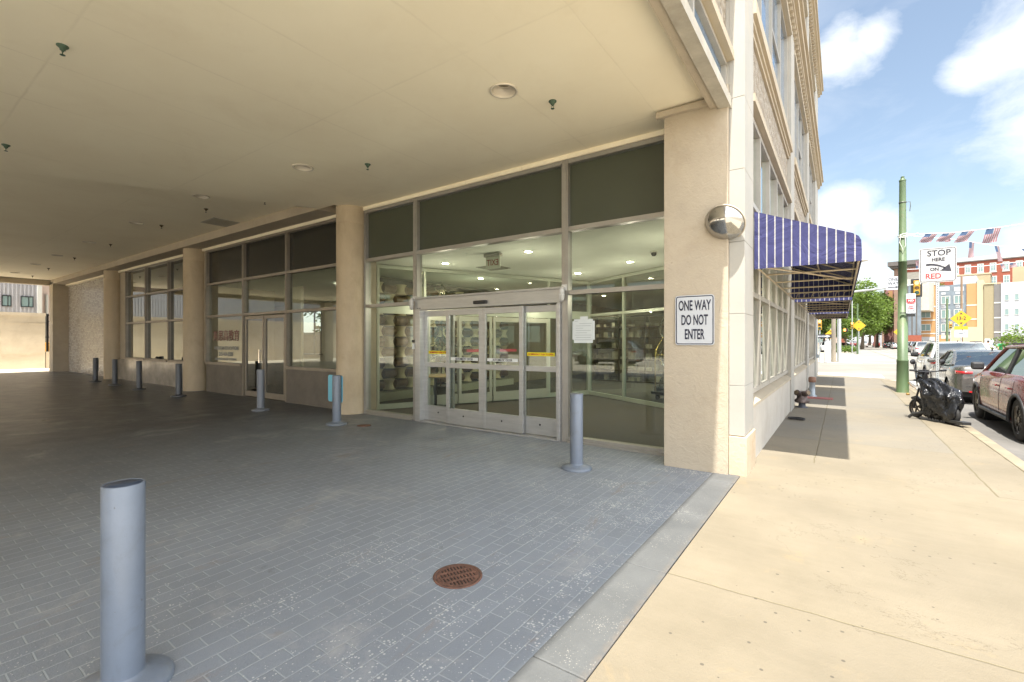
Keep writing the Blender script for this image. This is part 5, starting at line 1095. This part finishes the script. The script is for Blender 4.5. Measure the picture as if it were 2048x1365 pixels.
pd = thing('pedestrian_signal', 'small pedestrian signal left of the light before the trees', 'pedestrian signal', (.4, 74.1, 3.0)); MB().box((-.25, 0, -.2), (.25, .2, .2)).build('housing', M_BLACK, pd); MB().box((-.23, -.01, -.15), (-.02, 0, .15)).build('hand_symbol', bpy.data.materials['hand_orange'], pd)
signal((11.3, 81, 3.6), 'small yellow traffic light in front of the orange building', s=.9, back=False, post=(-3.7, 0))
o = thing('green_pole', 'thin pale green pole in front of the blue-grey wall, left of the clearance sign', 'pole', (9.75, 72, 0)); MB().tube((0, 0, -.1), (0, 0, 6.4), .13, .08).build('shaft', M_GRN, o)
o = thing('green_pole', 'thin pale green pole at the far-left corner before the trees', 'pole', (1.62, 74.9, 0)); MB().tube((0, 0, -.1), (0, 0, 6.4), .12, .08).build('shaft', M_GRN, o)
o = thing('brown_pole', 'slender brown pole rising behind the clearance sign', 'pole', (9.45, 62.1, 0)); MB().tube((0, 0, -.1), (0, 0, 7.9), .11, .08).build('shaft', mat('brown_pole_paint', (.20, .13, .08), .6), o)

# railway gantry far up the street
G_ = thing('catenary_gantry', 'rust red railway gantry with masts above the trees at the end of the street', 'gantry', (-2, 165, 6)); g = MB(); gm = mat('gantry_rust', (.17, .08, .06), .7)
g.box((9.2, -.3, -6), (9.9, .3, 7)); g.box((-8, -.15, 6.6), (9.9, .15, 6.85)).box((-8, -.15, 5.3), (9.9, .15, 5.5))
for i in range(12): g.tube((-8+i*1.5, 0, 5.4 if i % 2 else 6.7), (-6.5+i*1.5, 0, 6.7 if i % 2 else 5.4), .09, n=5)
g.tube((8.2, 0, 2), (9.4, 0, 6.6), .12, n=5).tube((5.0, 0, 6.7), (5.0, 0, 10.2), .13, n=6).path([(5.0, 0, 9.6), (4.0, 0, 9.8), (3.2, 0, 9.4), (3.1, 0, 8.8)], .06, 5).tube((5, 0, 8.6), (6.3, 0, 8.9), .05, n=5); g.build('truss', gm, G_)
for k, (z, sag) in enumerate(((9.2, 1.0), (8.7, .8), (5.4, .5), (8.0, .6))):
    y = 150+k*3; o = MB().path([(-20+i*5.5, y, z+5.0+sag*((i-5)/5)**2+.02*i) for i in range(11)], .035, 4).build('overhead_wire', flat('wire_grey', (.12, .12, .12), .6)); tag(o, ['topmost overhead wire crossing the far end of the street', 'second overhead wire crossing the far street', 'lowest overhead wire crossing the far street', 'third overhead wire crossing the far street'][k], 'wire', 'overhead wires at the end of the street')

# ---------------------------------------------------------------- flag bunting
def flag_mats():
    m, t, b = newmat('flag_cloth'); cc = t.nodes.new('ShaderNodeTexCoord'); s = t.nodes.new('ShaderNodeSeparateXYZ'); t.links.new(cc.outputs['UV'], s.inputs[0])
    k = mth('LESS_THAN', mth('FRACT', mth('MULTIPLY', s.outputs[0], 6.5, False, t), None, False, t), .5, False, t)
    c = mixc(t, k, (.46, .44, .45), (.36, .12, .14)); can_ = mth('MULTIPLY', mth('LESS_THAN', s.outputs[0], .54, False, t), mth('GREATER_THAN', s.outputs[1], .60, False, t), False, t)
    c = mixc(t, can_, c, (.08, .13, .24)); t.links.new(c, b.inputs['Base Color']); b.inputs['Roughness'].default_value = .8
    tl = t.nodes.new('ShaderNodeBsdfTranslucent'); t.links.new(c, tl.inputs[0]); mi = t.nodes.new('ShaderNodeMixShader'); mi.inputs[0].default_value = .55; t.links.new(b.outputs[0], mi.inputs[1]); t.links.new(tl.outputs[0], mi.inputs[2]); t.links.new(mi.outputs[0], t.nodes['Material Output'].inputs[0]); return m
M_FLAG = flag_mats()
def bunting(name_lab, P, flags, seed):
    P = [Vector(p) for p in P]; rnd = random.Random(seed)
    def at(u):
        u *= len(P)-1; i = min(int(u), len(P)-2); return P[i].lerp(P[i+1], u-i)
    o = MB().path([at(i/24) for i in range(25)], .009, 5).build('white_string', flat('cord_white', (.75, .75, .75), .7)); tag(o, name_lab, 'cord', 'strings of flag bunting')
    for u, sh, w_, h_, fl, lab in flags:
        a = at(u); d_ = (at(min(1, u+.01))-at(max(0, u-.01))).normalized(); nx, nz = 6, 6; vs = []; uv = []
        for j in range(nz+1):
            for i in range(nx+1):
                s, r = i/nx, j/nz; p = a+d_*(s*w_*.9)+Vector((0, 0, -h_*.88*r*fl))+d_*(sh*r)+Vector((0, 1, 0))*(.06*math.sin(s*4+r*5+seed)*r); vs.append(p-a); uv.append((s, 1-r))
        mb = MB().add(vs, [(j*(nx+1)+i, j*(nx+1)+i+1, (j+1)*(nx+1)+i+1, (j+1)*(nx+1)+i) for j in range(nz) for i in range(nx)], 0, True)
        f = mb.build('bunting_flag', M_FLAG, recalc=False); f.location = a; l = f.data.uv_layers.new(name='uv')
        for lp in f.data.loops: l.data[lp.index].uv = uv[lp.vertex_index]
        tag(f, lab, 'flag', 'small striped flags on the bunting')
bunting('upper white cord of flags running right from the green pole', [(1.6, 18.7, 4.86), (2.6, 18.75, 4.77), (3.6, 18.8, 4.80), (4.6, 18.85, 4.88), (7, 19, 5.3)],
        [(.115, -.16, .30, .30, 1, 'first striped flag right of the pole on the upper cord'), (.215, -.18, .30, .28, 1, 'second striped flag on the upper cord'), (.318, -.19, .30, .34, 1, 'third striped flag on the upper cord'), (.445, -.10, .33, .46, 1, 'largest striped flag, fourth on the upper cord')], 1)
bunting('middle white cord of flags sloping away behind the stop sign', [(1.6, 18.8, 4.84), (3.1, 21.2, 4.95), (4.4, 23.6, 5.0), (6.2, 26.8, 5.15), (9, 30, 5.6)],
        [(.20, -.1, .3, .12, 1, 'small flag end peeking over the top of the stop sign'), (.335, -.10, .42, .62, 1, 'flag with a clear blue corner right beside the stop sign'), (.51, .28, .40, .62, 1, 'limp striped flag below the fourth upper flag'), (.66, .4, .45, .25, 1, 'pale flag blown flat near the right edge')], 2)
bunting('lowest white cord of flags across the red brick building', [(1.6, 18.9, 2.9+.9), (4.2, 24.2, 4.35), (5.8, 27, 4.75), (7.6, 30, 5.15), (10, 33, 5.7)],
        [(.03, .0, .3, .3, -1, 'upturned flag above the large traffic light'), (.37, .10, .35, .2, 1, 'flag partly hidden by the right edge of the stop sign'), (.43, .10, .62, .22, 1, 'flag lying almost level before the brick wall'), (.545, .12, .42, .42, -1, 'upturned flag before the third brick-wall window'), (.66, -.2, .42, .42, 1, 'folded flag at the right before the brick wall')], 3)

# ---------------------------------------------------------------- far buildings
def W_(O, ang): u = Vector((math.cos(R(ang)), math.sin(R(ang)), 0)); return O, u
M_PANE = flat('far_window_glass', (.17, .24, .24), .12); M_WFR = flat('far_window_frame', (.45, .45, .42), .6)
def block(name, label, loc, ang, boxes, cat='building'):
    t = thing(name, label, cat, loc, R(ang))
    for nm, a, b, m in boxes: MB().box(a, b).build(nm, m, t)
    return t
def fwin(t, x0, x1, z0, z1, y=-.02, arch=False, cross=True, fr=.12, fm=None, pm=None):
    f = MB().box((x0, y-.10, z0), (x1, y+.04, z0+fr)).box((x0, y-.06, z1-fr), (x1, y+.04, z1)).box((x0, y-.06, z0+fr), (x0+fr, y+.04, z1-fr)).box((x1-fr, y-.06, z0+fr), (x1, y+.04, z1-fr))
    if cross: f.box(((x0+x1)/2-.04, y-.05, z0+fr), ((x0+x1)/2+.04, y+.03, z1-fr))
    if cross == 2: f.box((x0+fr, y-.05, (z0+z1)/2-.04), (x1-fr, y+.03, (z0+z1)/2+.04))
    if arch: f.box((x0-.1, y-.12, z0-.2), (x1+.1, y+.04, z0))
    o = f.build('window', fm or M_WFR, t); MB().box((x0+fr, y-.02, z0+fr), (x1-fr, y+.02, z1-fr)).build('pane', pm or M_PANE, o)
M_OR = mat('orange_stucco', (.36, .20, .085), .8, var=.06, scale=.4, bmp=.1); M_TAN = mat('tan_render', (.34, .27, .165), .8, var=.06, scale=.3, bmp=.1); M_BG = mat('blue_grey_panel', (.14, .17, .20), .6, var=.25, scale=.6, bmp=.05); M_WS = mat('far_white_siding', (.36, .375, .40), .7, var=.04, scale=.4, bmp=.05)
M_BR = brick('far_red_brick', (.26, .055, .026), (.21, .05, .024), (.22, .09, .06), .35, .12, .015); M_BRD = brick('far_brown_brick', (.20, .12, .085), (.25, .15, .11), (.27, .2, .15), .4, .12, .015); M_COR = mat('dark_cornice', (.09, .08, .075), .7, var=.1)
M_GRS = mat('grey_siding', (.13, .123, .118), .7, var=.08, scale=.6, bmp=.05); M_CREAM = mat('cream_wall', (.42, .35, .23), .8, var=.05, scale=.4)
OB = block('apartment_block', 'orange apartment building with a blue-grey centre panel and white sills', (13.5, 135.6, -.13), -11.8,
    [('orange_wall', (0, 0, 0), (3.25, 14, 13.8), M_OR), ('centre_panel', (3.26, .25, 0), (7.79, 14, 13.6), M_BG), ('orange_wall', (7.8, 0, 0), (9.35, 14, 13.6), M_OR), ('cream_wall', (9.36, -.15, 0), (10.3, 14, 14.2), M_CREAM), ('ground_wall', (5.4, -.6, 0), (10.25, -.16, 4.6), M_CREAM),
     ('roof_slab', (-.1, -.1, 13.81), (3.3, 14, 14.0), M_WFR), ('ground_floor', (3.4, -.1, 0), (7.7, .24, 3.0), M_OR), ('white_sign_band', (3.9, -.14, 2.2), (7.5, -.11, 2.9), M_WFR), ('grey_penthouse', (5.8, 1.2, 13.61), (9.2, 10, 15.3), M_WS)])
for z in (3.2, 6.1, 9.0): MB().box((0, -.05, z), (3.25, 0, z+.25)).build('string_course', M_WFR, OB); MB().box((7.8, -.05, z), (9.35, 0, z+.25)).build('string_course', M_WFR, OB)
for z0, z1 in ((9.76, 11.3), (6.72, 8.4), (3.9, 5.4)):
    fwin(OB, .6, 2.25, z0, z1)
    for x in (3.85, 5.85): fwin(OB, x, x+1.45, z0-.2, z1+.0, y=.22)
    for x in (3.9, 6.1): MB().box((x, .2, z0-.95), (x+.6, .26, z0-.4)).box((x, .2, z1+.3), (x+.7, .26, z1+.8)).build('pale_panel', M_WS, OB)
MB().box((3.5, .2, 12.4), (5.2, .26, 13.3)).box((5.9, .2, 12.2), (7.4, .26, 13.1)).build('pale_panel', M_WS, OB)
MB().box((.2, -.06, 0), (2.9, -.01, 2.6)).build('white_shopfront', M_WS, OB); fwin(OB, .5, 1.1, .8, 2.1, y=-.08); fwin(OB, 1.9, 2.4, .3, 2.1, y=-.08)
WB = block('apartment_block', 'white and grey four-storey apartment building at the right edge', (26.5, 132.5, -.13), -11.8,
    [('tan_side_wall', (-2.99, 0, 0), (-1.58, 16, 13.2), mat('olive_tan', (.24, .205, .125), .8, var=.05)), ('grey_siding', (-1.57, -.1, 0), (-.61, 10, 13.1), M_GRS), ('white_front', (-.6, -.3, 2.7), (9, 12, 13.3), M_WS), ('ground_floor', (-.6, -.1, 0), (9, 12, 2.69), M_GRS),  # side wall in a darker olive tan
     ('garage_door', (-2.9, -.15, 0), (-1.6, -.02, 2.2), mat('garage_grey', (.42, .44, .45), .5)), ('door_canopy', (1.0, -1.2, 2.6), (3.6, -.31, 2.75), M_WFR), ('parapet', (-3.05, -.15, 13.21), (-.55, .1, 13.4), M_CREAM), ('grey_trim', (4.0, -.4, 2.7), (4.6, -.31, 13.3), M_GRS)])
for z in (3.35, 6.25, 9.25): MB().box((-1.57, -.16, z), (-.61, -.11, z+.25)).build('string_course', M_WFR, WB)
for z0 in (9.75, 6.87, 3.9):
    for x in (-.1, 1.25, 2.8): fwin(WB, x, x+.6, z0, z0+1.2, y=-.32, cross=False, fr=.06)
TB_ = block('apartment_block', 'tan flat-roofed block standing between the orange and the white buildings', (25.8, 150, -.13), -11.8, [('tan_wall', (-4.2, 0, 0), (1.8, 8, 17.0), M_TAN), ('parapet', (-4.3, -.1, 17.01), (1.9, 8.1, 17.3), M_CREAM), ('tan_wall', (5.2, -1, 0), (12, 8, 18.0), M_TAN)])
RB = block('brick_warehouse', 'long red brick building with two rows of white framed windows behind the others', (16, 182, -.13), -11.8, [('brick_wall', (3.2, 0, 0), (34, 18, 23.6), M_BR), ('dark_gutter', (3.1, -.3, 23.61), (34, .3, 23.9), M_COR), ('white_parapet', (3.1, -.1, 23.91), (34, .5, 24.9), M_WFR)])
for x in (9.9, 12.3, 14.8, 17.2, 19.6, 22.0, 24.5):
    fwin(RB, x-.1, x+1.15, 20.5, 22.9, cross=2, arch=True, fr=.2); fwin(RB, x, x+1.25, 16.8, 19.3, cross=2, arch=True, fr=.2)
BB = block('corner_loft', 'tall brown brick building with a heavy dark cornice behind the green pole', (9, 128, -.13), -11.8, [('brown_side_wall', (0, 0, 0), (1.9, 26, 17.0), M_BRD), ('front_wall', (1.91, -.2, 8), (5.6, 20, 17.0), mat('pale_plaster', (.40, .37, .31), .8)), ('red_band', (1.91, -.25, 16.0), (5.6, -.21, 16.9), M_BR), ('grey_glass_wall', (1.95, -1.5, 0), (4.4, -.21, 13.2), M_BG),
    ('cornice', (-.5, -.8, 17.01), (4.2, 20, 17.5), M_COR), ('cornice', (-.9, -1.3, 17.51), (4.4, 20, 18.4), M_COR)])
for x in (2.3, 3.0, 3.7): MB().box((x, -1.55, 3), (x+.22, -1.51, 13.0)).build('dark_fin', M_COR, BB)
fwin(BB, 4.5, 5.3, 13.8, 16.0, y=-.22, cross=2)
MB().box((1.95, -1.9, 0), (4.6, -1.52, 2.9)).build('brick_base', M_BR, BB)
PB = block('rowhouse', 'narrow purple-brown brick house left of the cornice building', (8.6, 150, -.13), -11.8, [('brick_wall', (0, 0, 0), (1.9, 14, 14.6), mat('purple_brick', (.24, .11, .10), .8, var=.2)), ('orange_panel', (.9, -.1, 10.5), (1.7, -.01, 14.2), M_OR)])
PC = block('rowhouse', 'white-fronted narrow house farthest along the right side of the street', (8.4, 178, -.13), -11.8, [('front', (0, 0, 0), (1.3, 12, 9.5), M_WS), ('side', (1.31, 0, 0), (3, 12, 9.0), M_BRD)])
for z in (2.5, 5.5): fwin(PC, .3, 1.0, z, z+1.8)
LBK = block('far_row', 'low pale building across the lot seen under the awnings', (-14, 150, -.13), 0, [('wall', (0, 0, 0), (13.0, 10, 9), mat('pale_brick_far', (.46, .36, .30), .8, var=.15, scale=1)), ('roof', (-.1, -.2, 9.01), (13.1, 10, 9.3), M_CREAM), ('brick_wing', (13.01, -.4, 0), (14.6, 10, 10.5), M_BR)])
for i in range(5):
    for z in (1.2, 4.0, 6.6): fwin(LBK, 1.2+i*2.4, 2.7+i*2.4, z, z+1.7, cross=2)
HB = block('hill_building', 'long white building on the skyline beyond the gantry', (-60, 330, 0), 0, [('wall', (0, 0, 0), (75, 20, 19), M_WS), ('roof', (-1, -1, 19.01), (76, 21, 20), M_WFR)])

# left: alley beyond the far exit
o = MB().box((-60, -30, -.3), (-33.61, 30, -.02)).build('alley', M_BOUNCE); struct(o)
o = MB().box((-39.1, -25, -.1), (-38.5, 6.7, 3.05)).box((-39.15, -25, 3.05), (-38.45, 6.72, 3.22)).box((-38.497, -25, 2.6), (-38.48, 6.7, 2.64)).box((-38.497, -25, .88), (-38.48, 6.7, .92)).build('retaining_wall', mat('board_concrete', (.70, .62, .50), .85, var=.08, scale=.7, bmp=.3, stain=(.42, .34, .24), stam=.4, ssc=.5)); tag(o, 'tall cast concrete retaining wall across the alley at the far exit', 'wall')
o = MB().box((-39.0, 6.74, -.1), (-38.55, 12, .85)).box((-39.05, 6.74, .85), (-38.5, 12, .95)).build('low_wall', bpy.data.materials['board_concrete']); tag(o, 'low concrete wall carrying the black fence, right of the retaining wall', 'wall')
fe = thing('metal_fence', 'black steel rail fence on the low wall at the far exit', 'fence', (-38.75, 6.85, .95)); MB().box((-.05, -.06, 0), (.05, .04, 2.25)).box((-.05, .33, 0), (.05, .43, 2.2)).box((-.05, 1.5, 0), (.05, 1.6, 2.2)).build('post', M_BLACK, fe); MB().box((-.03, .04, .45), (.03, 3, .49)).box((-.03, .04, 1.78), (.03, 3, 1.82)).box((-.03, .04, 2.14), (.03, 3, 2.18)).build('rail', M_BLACK, fe)
lp_ = MB()
for i in range(160): lp_.box((-50.02, -25+i*.21, 2.5), (-49.97, -24.91+i*.21, 14))
GBL = thing('grey_metal_building', 'grey corrugated metal building above the retaining wall', 'building', (-50, 0, 0)); MB().box((-62, -25, 0), (-50.02, 8.25, 14)).build('wall', mat('corrugated_grey', (.36, .36, .38), .5, metal=.2, var=.08, scale=.5), GBL, world=True); lp_.build('ribs', bpy.data.materials['corrugated_grey'], GBL, world=True)
MB().box((-50.03, 8.26, 0), (-49.8, 8.5, 14)).build('corner_trim', M_WFR, GBL, world=True)
for a, b_ in ((6.42, 6.9), (7.38, 8.05), (3.8, 4.6), (.6, 1.8)):
    f = MB().box((-49.96, a, 4.12), (-49.90, b_, 4.17)).box((-49.96, a, 4.87), (-49.90, b_, 4.93)).box((-49.96, a, 4.17), (-49.90, a+.04, 4.87)).box((-49.96, b_-.04, 4.17), (-49.90, b_, 4.87)).box((-49.96, a+(b_-a)*.6, 4.17), (-49.91, a+(b_-a)*.6+.04, 4.87)).build('window', M_BLACK, GBL, world=True)
    o = MB().box((-49.95, a+.04, 4.17), (-49.93, b_-.04, 4.87)).build('pane', M_PANE, f, world=True)
PKB = thing('pink_building', 'pinkish stucco building with a white downpipe right of the grey metal one', 'building', (-51, 10, 0)); MB().box((-62, 8.51, 0), (-51, 10.4, 14)).box((-62, 10.41, 3.4), (-51.2, 20, 14)).build('wall', mat('pink_stucco', (.55, .44, .38), .8, var=.08), PKB, world=True); MB().tube((-50.9, 8.95, 0), (-50.9, 8.95, 5.2), .09).build('downpipe', M_WFR, PKB, world=True); MB().box((-51, 9.35, 4.1), (-50.95, 9.65, 4.8)).build('window', M_PANE, PKB, world=True)
yx = thing('yellow_machine', 'small yellow construction machine glimpsed through the fence', 'machine', (-43, 7.8, 0), R(90)); ym = mat('machine_yellow', (.70, .36, .02), .5, var=.25, scale=4)
MB().box((-.7, -.5, .5), (.7, .5, 1.25)).poly([(-.7, -.5, 1.25), (-.1, -.5, 1.25), (-.1, -.5, 1.5), (-.6, -.5, 1.45)], (0, 1, 0)).build('body', ym, yx, bevel=.05); MB().box((-.6, -.45, 1.8), (.3, .45, 1.87)).tube((-.55, -.4, 1.2), (-.55, -.4, 1.8), .03).tube((.25, -.4, 1.2), (.25, -.4, 1.8), .03).tube((-.55, .4, 1.2), (-.55, .4, 1.8), .03).build('canopy', M_BLACK, yx)
for x in (-.55, .55):
    for y in (-.5, .5): MB().lathe([(.1, -.1), (.36, -.1), (.38, 0), (.36, .1), (.1, .1)], (x, y, .38), 20, ax='y').build('wheel', M_TYRE, yx)

# ---------------------------------------------------------------- trees
BARK = mat('bark', (.10, .075, .05), .9, var=.3, scale=6, bmp=.6, bsc=20)
def leafmat(name, c):
    m, t, b = newmat(name); f = noi(t, coord(t), 1.3, 5, .7); cc = mixc(t, ramp(t, f, .3, .7), tuple(x*.62 for x in c), tuple(x*1.35 for x in c)); t.links.new(cc, b.inputs['Base Color']); b.inputs['Roughness'].default_value = .6
    tl = t.nodes.new('ShaderNodeBsdfTranslucent'); t.links.new(cc, tl.inputs[0]); mi = t.nodes.new('ShaderNodeMixShader'); mi.inputs[0].default_value = .42; t.links.new(b.outputs[0], mi.inputs[1]); t.links.new(tl.outputs[0], mi.inputs[2]); t.links.new(mi.outputs[0], t.nodes['Material Output'].inputs[0]); return m
LF = [leafmat('leaf_mid_green', (.085, .135, .022)), leafmat('leaf_bright_green', (.12, .185, .026)), leafmat('leaf_deep_green', (.06, .10, .022))]
def tree(loc, h, rad, m, label, seed, nl=5200, trunk=.35, ls=.16, name='street_tree', cat='tree', group='trees at the end of the street'):
    rnd = random.Random(seed); t = thing(name, label, cat, loc, group=group); tb = MB(); ends = []
    th = h*trunk; tb.path([(0, 0, -.1), (.1*rnd.random(), 0, th*.5), (.1, .1, th), (.0, .1, h*.7)], [h*.028, h*.022, h*.018, h*.006], 8)
    for k in range(9):
        a = k*2.4+rnd.random(); z0 = th*rnd.uniform(.8, 1.3); e = Vector((rad*.75*math.cos(a)*rnd.uniform(.5, 1), rad*.75*math.sin(a)*rnd.uniform(.5, 1), rnd.uniform(th*1.2, h*.92)))
        tb.path([(0.05, .05, z0), tuple(e*.5+Vector((0, 0, z0*.5+.2))), tuple(e)], [h*.011, h*.007, h*.003], 6); ends.append(e)
    tb.build('trunk', BARK, t); lb = MB(); cl = []
    for k in range(26):
        while True:
            v = Vector((rnd.uniform(-1, 1), rnd.uniform(-1, 1), rnd.uniform(-1, 1)))
            if v.length < 1: break
        v = Vector((v.x*rad, v.y*rad, th*1.15+(v.z*.5+.5)*(h-th*1.15))); cl.append((v, rnd.uniform(.16, .34)*rad*1.25))
    for e in ends: cl.append((e, rad*.3))
    for i in range(nl):
        c, r = cl[rnd.randrange(len(cl))]; v = Vector((rnd.gauss(0, 1), rnd.gauss(0, 1), rnd.gauss(0, .8))).normalized()*r*rnd.uniform(.55, 1.08); p = c+v
        if p.z < th*.75: continue
        u = Vector((rnd.uniform(-1, 1), rnd.uniform(-1, 1), rnd.uniform(-.6, .6))).normalized(); w_ = u.orthogonal().normalized(); w_.rotate(Matrix.Rotation(rnd.uniform(0, 6.28), 3, u)); s = ls*rnd.uniform(.7, 1.5)
        lb.quad(p-u*s, p-w_*s*.6, p+u*s, p+w_*s*.6)
    lb.build('crown', m, t, recalc=False); return t
tree((-1.8, 100, 0), 10.5, 4.6, LF[0], 'broad green tree at the left end of the row, over the last awning', 1, 7000, .25, .2)
tree((3.3, 118, 0), 12.8, 5.2, LF[1], 'largest light green tree beside the far street', 2, 8000, .22, .22)
tree((7.2, 150, 0), 14.0, 5.0, LF[0], 'green tree in the gap just left of the gantry leg', 3, 6500, .25, .24)
tree((12.0, 215, 0), 19.0, 7.0, LF[2], 'darker tree behind the rust red gantry leg', 4, 6000, .2, .3)
tree((-3.5, 130, 0), 12.0, 6.0, LF[2], 'dark tree behind the leftmost street tree', 5, 6000, .2, .24)
tree((.35, 84, 0), 5.6, 1.9, LF[1], 'small bright young tree beside the far corner posts', 6, 4200, .25, .12)
tree((-.2, 78.5, 0), .9, 1.2, LF[1], 'low bush at the foot of the young tree', 7, 900, .1, .08, 'low_bush', 'bush', 'bushes by the far corner')
tree((1.0, 79, 0), .8, .9, LF[1], 'low weedy clump left of the far green pole', 8, 700, .1, .08, 'low_bush', 'bush', 'bushes by the far corner')
tree((13.6, 53, 0), 2.6, 3.0, LF[1], 'bright green rounded bush at the right edge over the red car', 9, 5200, .08, .09, 'round_bush', 'bush', 'bushes by the far corner')
tree((-27.0, 20.0, 0), 5.5, 3.2, LF[1], 'bright tree glimpsed through the rear window of the dark storefront', 10, 4000, .2, .13)
tree((9, 235, 0), 20, 9, LF[0], 'hazy tree mass closing the far end of the street', 11, 6000, .2, .35)
roof_shrub = tree((17.5, 150, 13.5), 2.4, 2.6, LF[1], 'green shrub on the roofline behind the stop sign', 12, 1500, .1, .16, 'roof_shrub', 'bush', None)

# ---------------------------------------------------------------- people by the far corner
SKIN = mat('skin', (.42, .26, .18), .6, var=.05); 
def person(loc, rz, label, shirt, trousers, hair, bent=0):
    t = thing('person', label, 'person', loc, rz, 'people by the far corner')
    me = bpy.data.meshes.new('body'); J = [(0, 0, .95), (0, bent*.1, 1.2), (0, bent*.25, 1.42), (0, bent*.3, 1.52), (0, bent*.34, 1.68), (.19, bent*.25, 1.40), (.26, bent*.4, 1.14), (.24, bent*.6-.12, .92), (-.19, bent*.25, 1.40), (-.26, bent*.4, 1.14), (-.24, bent*.6-.12, .92), (.10, 0, .90), (.11, -.02, .50), (.11, .02, .07), (.11, -.13, .03), (-.10, 0, .90), (-.11, .03, .50), (-.11, .05, .07), (-.11, -.10, .03), (0, bent*.34-.02, 1.76)]
    Rr = [.15, .14, .16, .055, .095, .07, .045, .035, .07, .045, .035, .10, .065, .05, .035, .10, .065, .05, .035, .08]
    E_ = [(0, 1), (1, 2), (2, 3), (3, 4), (4, 19), (2, 5), (5, 6), (6, 7), (2, 8), (8, 9), (9, 10), (0, 11), (11, 12), (12, 13), (13, 14), (0, 15), (15, 16), (16, 17), (17, 18)]
    me.from_pydata(J, E_, []); o = bpy.data.objects.new('body', me); C.objects.link(o); sk = o.modifiers.new('skin', 'SKIN'); o.modifiers.new('sub', 'SUBSURF').levels = 2
    if not me.skin_vertices: me.skin_vertices.new(name='')
    for i, r in enumerate(Rr): me.skin_vertices[0].data[i].radius = (r, r*.8 if i < 3 else r)
    me.skin_vertices[0].data[0].use_root = True; bpy.context.view_layer.update()
    m2 = bpy.data.meshes.new_from_object(o.evaluated_get(bpy.context.evaluated_depsgraph_get())); bpy.data.objects.remove(o)
    m2.materials.clear()
    for m in (SKIN, shirt, trousers, hair): m2.materials.append(m)
    for p in m2.polygons:
        c = p.center; p.use_smooth = True
        p.material_index = 2 if c.z < .95 and abs(c.x) < .2 else (1 if .93 < c.z < 1.49 and not (abs(c.x) > .2 and c.z < 1.2) else 0)
        if c.z > 1.70 or (c.z > 1.60 and c.y > bent*.34+.02): p.material_index = 3
    b = bpy.data.objects.new('body', m2); C.objects.link(b); b.parent = t; return t
HR = flat('dark_hair', (.02, .015, .012), .7)
person((10.45, 57.5, -.12), R(180), 'person in a white top at the far corner, left of the one in green', flat('white_cloth', (.6, .6, .6), .8), flat('denim', (.06, .08, .14), .8), HR)
person((11.15, 57.3, -.12), R(190), 'person in a bright green top leaning forward at the far corner', flat('green_cloth', (.03, .28, .10), .8), M_BLACK, HR, .8)
person((11.75, 58.2, -.12), R(170), 'person in dark clothes right of the one in green', flat('dark_cloth', (.04, .045, .07), .8), M_BLACK, HR, .3)

# lot on the other side of the driveway, seen only in the door glass
o = MB().box((-60, -34, -.3), (-1.0, -9.05, -.01)).build('parking_lot', mat('pale_lot_concrete', (.70, .64, .52), .9, var=.06, scale=.3)); struct(o)
n_ = dup(c0, (-22.5, -14.5, -.01), 0, 'white crossover parked outside the far side of the driveway, mirrored in the door glass')
n_ = dup(c0, (-13.0, -16.5, -.01), R(180), 'white crossover parked nearer the street in the lot behind the driveway')
o = MB().box((-60, -36, -.1), (-3, -34, 7)).build('lot_wall', M_STUCCO); tag(o, 'tall pale wall closing the lot behind the driveway', 'wall')
